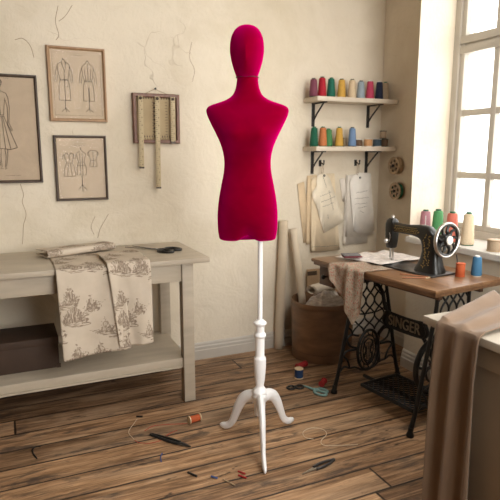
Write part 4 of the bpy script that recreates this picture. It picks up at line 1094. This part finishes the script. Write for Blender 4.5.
spool('taupe', (2.335, 2.052, ZS + .0005), 'short tan thread spool at the cut-off end of the sill', 'spools on the sill', 'tan_flange', .040, .062, k=.95)

# ------------------------------------------------------------------ foreground cabinet and linen
CZ = .80
cbn = thing('foreground_cabinet', 'blurred cream-topped tan cabinet in the near foreground', 'cabinet', (1.70, 1.00, 0))
b = MB(); b.box2((-.392, -.55, CZ - .030), (.42, .432, CZ), .006); b.build('countertop', M['cabtop'], cbn)
b = MB(); b.box2((-.345, -.52, .08), (.40, .405, CZ - .030), .003); body = b.build('carcass', M['cabbody'], cbn)
b = MB()
for ya, yb in ((-.50, -.03), (-.01, .39)):
    for a, c in (((ya, .10), (ya + .06, CZ - .045)), ((yb - .06, .10), (yb, CZ - .045)), ((ya + .001, .101), (yb - .001, .16)), ((ya + .001, CZ - .11), (yb - .001, CZ - .046))): b.box2((-.360 + .002 * (c[0] - a[0] > .1), a[0], a[1]), (-.344, c[0], c[1]), .002)
b.build('side_moulding', M['cabbody'], body)
b = MB(); b.box2((-.32, -.49, 0), (.38, .38, .08)); b.build('plinth', M['cabbody'], cbn)
ln_ = thing('linen_cloth', 'tan linen cloth thrown over the foreground cabinet and hanging to the floor', 'cloth', (1.308, 1.36, CZ), 0)
def linen(u, v):
    # u across (from the far corner towards the camera), v from the counter's middle, over the edge, down
    top, drop, r = .42, .770, .016
    s = v * (top + drop)
    y = -.010 - .180 * u
    if s < top:
        k = 1 - s / top
        return Vector((top - s + .004, y + .16 * k - .10 * k * u, .005 + .022 * (.5 + .5 * math.sin(u * 13 + 1 + .8 * k)) * (.45 + .55 * k) + .004 * nz(u * 5, s * 9, 4)))
    q = s - top; a = r * PI / 2; h = q / drop
    x, z = (-r * math.sin(q / r), -(r - r * math.cos(q / r))) if q < a else (-r, -(r + q - a))
    w = (.018 * math.sin(u * 13 + 1 + .6 * h) + .006 * math.sin(u * 27 + h * 3)) * min(1, h * 4 + .15)
    return Vector((x + .006 - w * .6, y + .012 * h * math.sin(u * 3 + 1), z + .006))
b = MB(); b.sheet(linen, 64, 110); b.build('hanging_linen', M['linen'], ln_, solid=.003, keep=True)

# ------------------------------------------------------------------ bits on the floor
TIP = lambda a: (PI / 2, 0, a)
FG = 'spools dropped on the floor'
spool('brick', (.772, 2.478, .0215), 'orange thread spool lying on its side near the work table leg', FG, 'spoolwood', .0215, .066, tip=(0, PI / 2, R(8)))
spool('deepblue', (1.567, 2.755, .0003), 'navy thread spool with pale ends standing upright on the floor', FG, 'spoolwood', .0275, .064, k=.95)
spool('scarlet', (1.618, 2.870, .0205), 'red spool lying behind the upright navy spool', FG, 'redplastic', .0205, .085, tip=(0, PI / 2, R(20)))
spool('scarlet', (1.622, 2.583, .019), 'red spool lying by the teal scissors', FG, 'redplastic', .019, .060, tip=(0, PI / 2, R(42)))
def snips(loc, rz, body, blade, label, ln=.155, gap=.016):
    r = thing('thread_snips', label, 'snips', (loc[0], loc[1], .0), rz)
    for s_ in (1, -1):
        b = MB(); b.tube(crom([(-.075, s_ * .004, .007), (-.05, s_ * gap * .62, .007), (-.01, s_ * gap * .8, .007), (.03, s_ * gap * .55, .007)], 5), [.0052] * 8 + [.0060] * 8, 8, flat=1.1); b.build('handle', body, r)
        b = MB(); b.prism([(.022, s_ * .002), (.022, s_ * (gap * .55 + .004)), (.05, s_ * .009), (ln - .075, s_ * .001), (ln - .075, s_ * -.001), (.05, -s_ * .001)][::s_], .003, Matrix.Translation((0, 0, .0035 + .003 * (s_ > 0)))); b.build('blade', blade, r)
    b = MB(); b.tube(crom([(-.072, .005, .007), (-.084, .004, .007), (-.088, 0, .007), (-.084, -.004, .007), (-.072, -.005, .007)], 5), .0050, 8); b.build('spring_bow', body, r)
    return r
snips((.645, 2.345), R(-53), M['black'], M['darksteel'], 'long black thread snips on the floor near the fallen orange spool', .15, .012).scale = (1.45, 1.15, 1)
snips((1.178, 1.872), R(192), M['darksteel'], M['steel'], 'steel thread snips lying open on the front floor boards', .18, .018)
ts = thing('teal_scissors', 'small teal-handled scissors lying on the floor beside the treadle foot', 'scissors', (1.558, 2.568, .0), R(112))
b = MB(); b.prism([(0, -.008), (.0, .008), (.05, .009), (.085, .0), (.05, -.006)], .006, Mz(.004), .001); b.build('blade', M['teal'], ts)
for y, rx, ry, x in ((.016, .040, .022, -.062), (-.020, .032, .018, -.052)):
    b = MB(); b.tube([(x + rx * math.cos(2 * PI * i / 28), y + ry * math.sin(2 * PI * i / 28), .008) for i in range(28)], .0072, 8, True); b.tube([(0, 0, .008), (-.012, y * .5, .008), (x + rx, y, .008)], .0068, 8); b.build('handle', M['teal'], ts)
for x, y, lab in ((1.452, 2.640, 'flat black ring on the floor, nearer the dress form'), (1.500, 2.628, 'flat black ring touching its twin, nearer the teal scissors')):
    r = thing('black_ring', lab, 'ring', (x, y, 0), 0, 'two black rings on the floor')
    b = MB(); b.tube([(.024 * math.cos(2 * PI * i / 30), .021 * math.sin(2 * PI * i / 30), .0065) for i in range(30)], .0062, 8, True); b.build('hoop', M['black'], r)
def strand(pts, m, label, rad=.0016, name='thread_strand', cat='thread', grp='loose threads on the floor'):
    b = MB(); b.tube(crom([(x, y, rad + .0004 + (z if False else 0)) for x, y, z in [(*p, 0) if len(p) == 2 else p for p in pts]], 6), rad, 6)
    return tag(b.build(name, m), label, cat, grp)
strand([(.765, 2.485), (.72, 2.50), (.66, 2.52), (.60, 2.53), (.55, 2.50)], M['redthread'], 'orange thread trailing from the fallen orange spool')
strand([(.700, 2.44), (.65, 2.42), (.60, 2.38), (.545, 2.375), (.50, 2.40), (.485, 2.43)], M['redthread'], 'red thread curling past the black snips')
strand([(.485, 2.44), (.475, 2.52), (.52, 2.60), (.545, 2.64)], M['palethread'], 'pale thread curving towards the work table', .0013)
strand([(.575, 2.262), (.560, 2.235), (.552, 2.195)], M['bluethread'], 'short blue thread end on the boards', .0028)
strand([(1.275, 2.085), (1.245, 2.12), (1.265, 2.17), (1.32, 2.185), (1.365, 2.15), (1.355, 2.10), (1.30, 2.06), (1.29, 2.02), (1.36, 1.985), (1.44, 1.96)], M['palethread'], 'natural thread looped on the boards above the steel snips', .0018)
strand([(.635, 2.065), (.660, 2.022)], M['black'], 'short black offcut lying alone on the front boards', .005, 'offcut', 'scrap', 'scraps on the floor')
strand([(.716, 1.998), (.736, 1.975)], M['bluethread'], 'tiny slate offcut between the black offcut and a pin', .0042, 'offcut', 'scrap', 'scraps on the floor')
strand([(.755, 1.96), (.785, 1.90)], M['string'], 'brown pin lying beside the red clippings', .0028, 'pin', 'pin', 'scraps on the floor')
strand([(.836, 1.985), (.856, 1.955)], M['redplastic'], 'small red clipping nearer the dress form', .0042, 'offcut', 'scrap', 'scraps on the floor')
strand([(.826, 1.958), (.848, 1.925)], M['redplastic'], 'small red clipping nearer the camera', .0042, 'offcut', 'scrap', 'scraps on the floor')
strand([(.545, 2.66), (.575, 2.645)], M['black'], 'dark lint bit on the boards in front of the work table', .005, 'offcut', 'scrap', 'scraps on the floor')
strand([(.070, 2.556), (.048, 2.560), (.034, 2.540), (.035, 2.50), (.048, 2.452)], M['black'], 'black hooked wire lying on the boards under the work table edge', .0030, 'hooked_wire', 'wire', None)

# ------------------------------------------------------------------ light: daylight through the visible window, the added front window and the added skylight
w = bpy.data.worlds.new('overcast_sky'); SC.world = w; w.use_nodes = True
bg = w.node_tree.nodes['Background']; bg.inputs['Color'].default_value = (1.0, .985, .955, 1); bg.inputs['Strength'].default_value = 10.0
def portal(name, loc, rot, sx, sy):
    l = bpy.data.lights.new(name, 'AREA'); l.shape = 'RECTANGLE'; l.size = sx; l.size_y = sy; l.cycles.is_portal = True
    o = bpy.data.objects.new(name, l); COL.objects.link(o); o.location = loc; o.rotation_euler = rot
portal('daylight_portal', (2.72, (EY + WN) / 2, (ZS + ZT) / 2), (0, R(90), 0), ZT - ZS, EY - WN)
portal('daylight_portal', ((W2[0] + W2[1]) / 2, YF - .14, (W2[2] + W2[3]) / 2), (R(90), 0, 0), W2[1] - W2[0], W2[3] - W2[2])  # guides sampling through the added front window
portal('daylight_portal', ((SK[0] + SK[1]) / 2, (SK[2] + SK[3]) / 2, ZC + .09), (0, 0, 0), SK[1] - SK[0], SK[3] - SK[2])  # guides sampling through the added skylight

SC.view_settings.view_transform = 'Standard'; SC.view_settings.look = 'None'; SC.view_settings.gamma = 1; SC.view_settings.use_curve_mapping = False
SC.view_settings.exposure = 0.46
SC.cycles.use_denoising = True
SC.cycles.max_bounces = 10; SC.cycles.diffuse_bounces = 6; SC.cycles.transparent_max_bounces = 12
SC.cycles.caustics_reflective = False; SC.cycles.caustics_refractive = False
SC.cycles.sample_clamp_indirect = 6
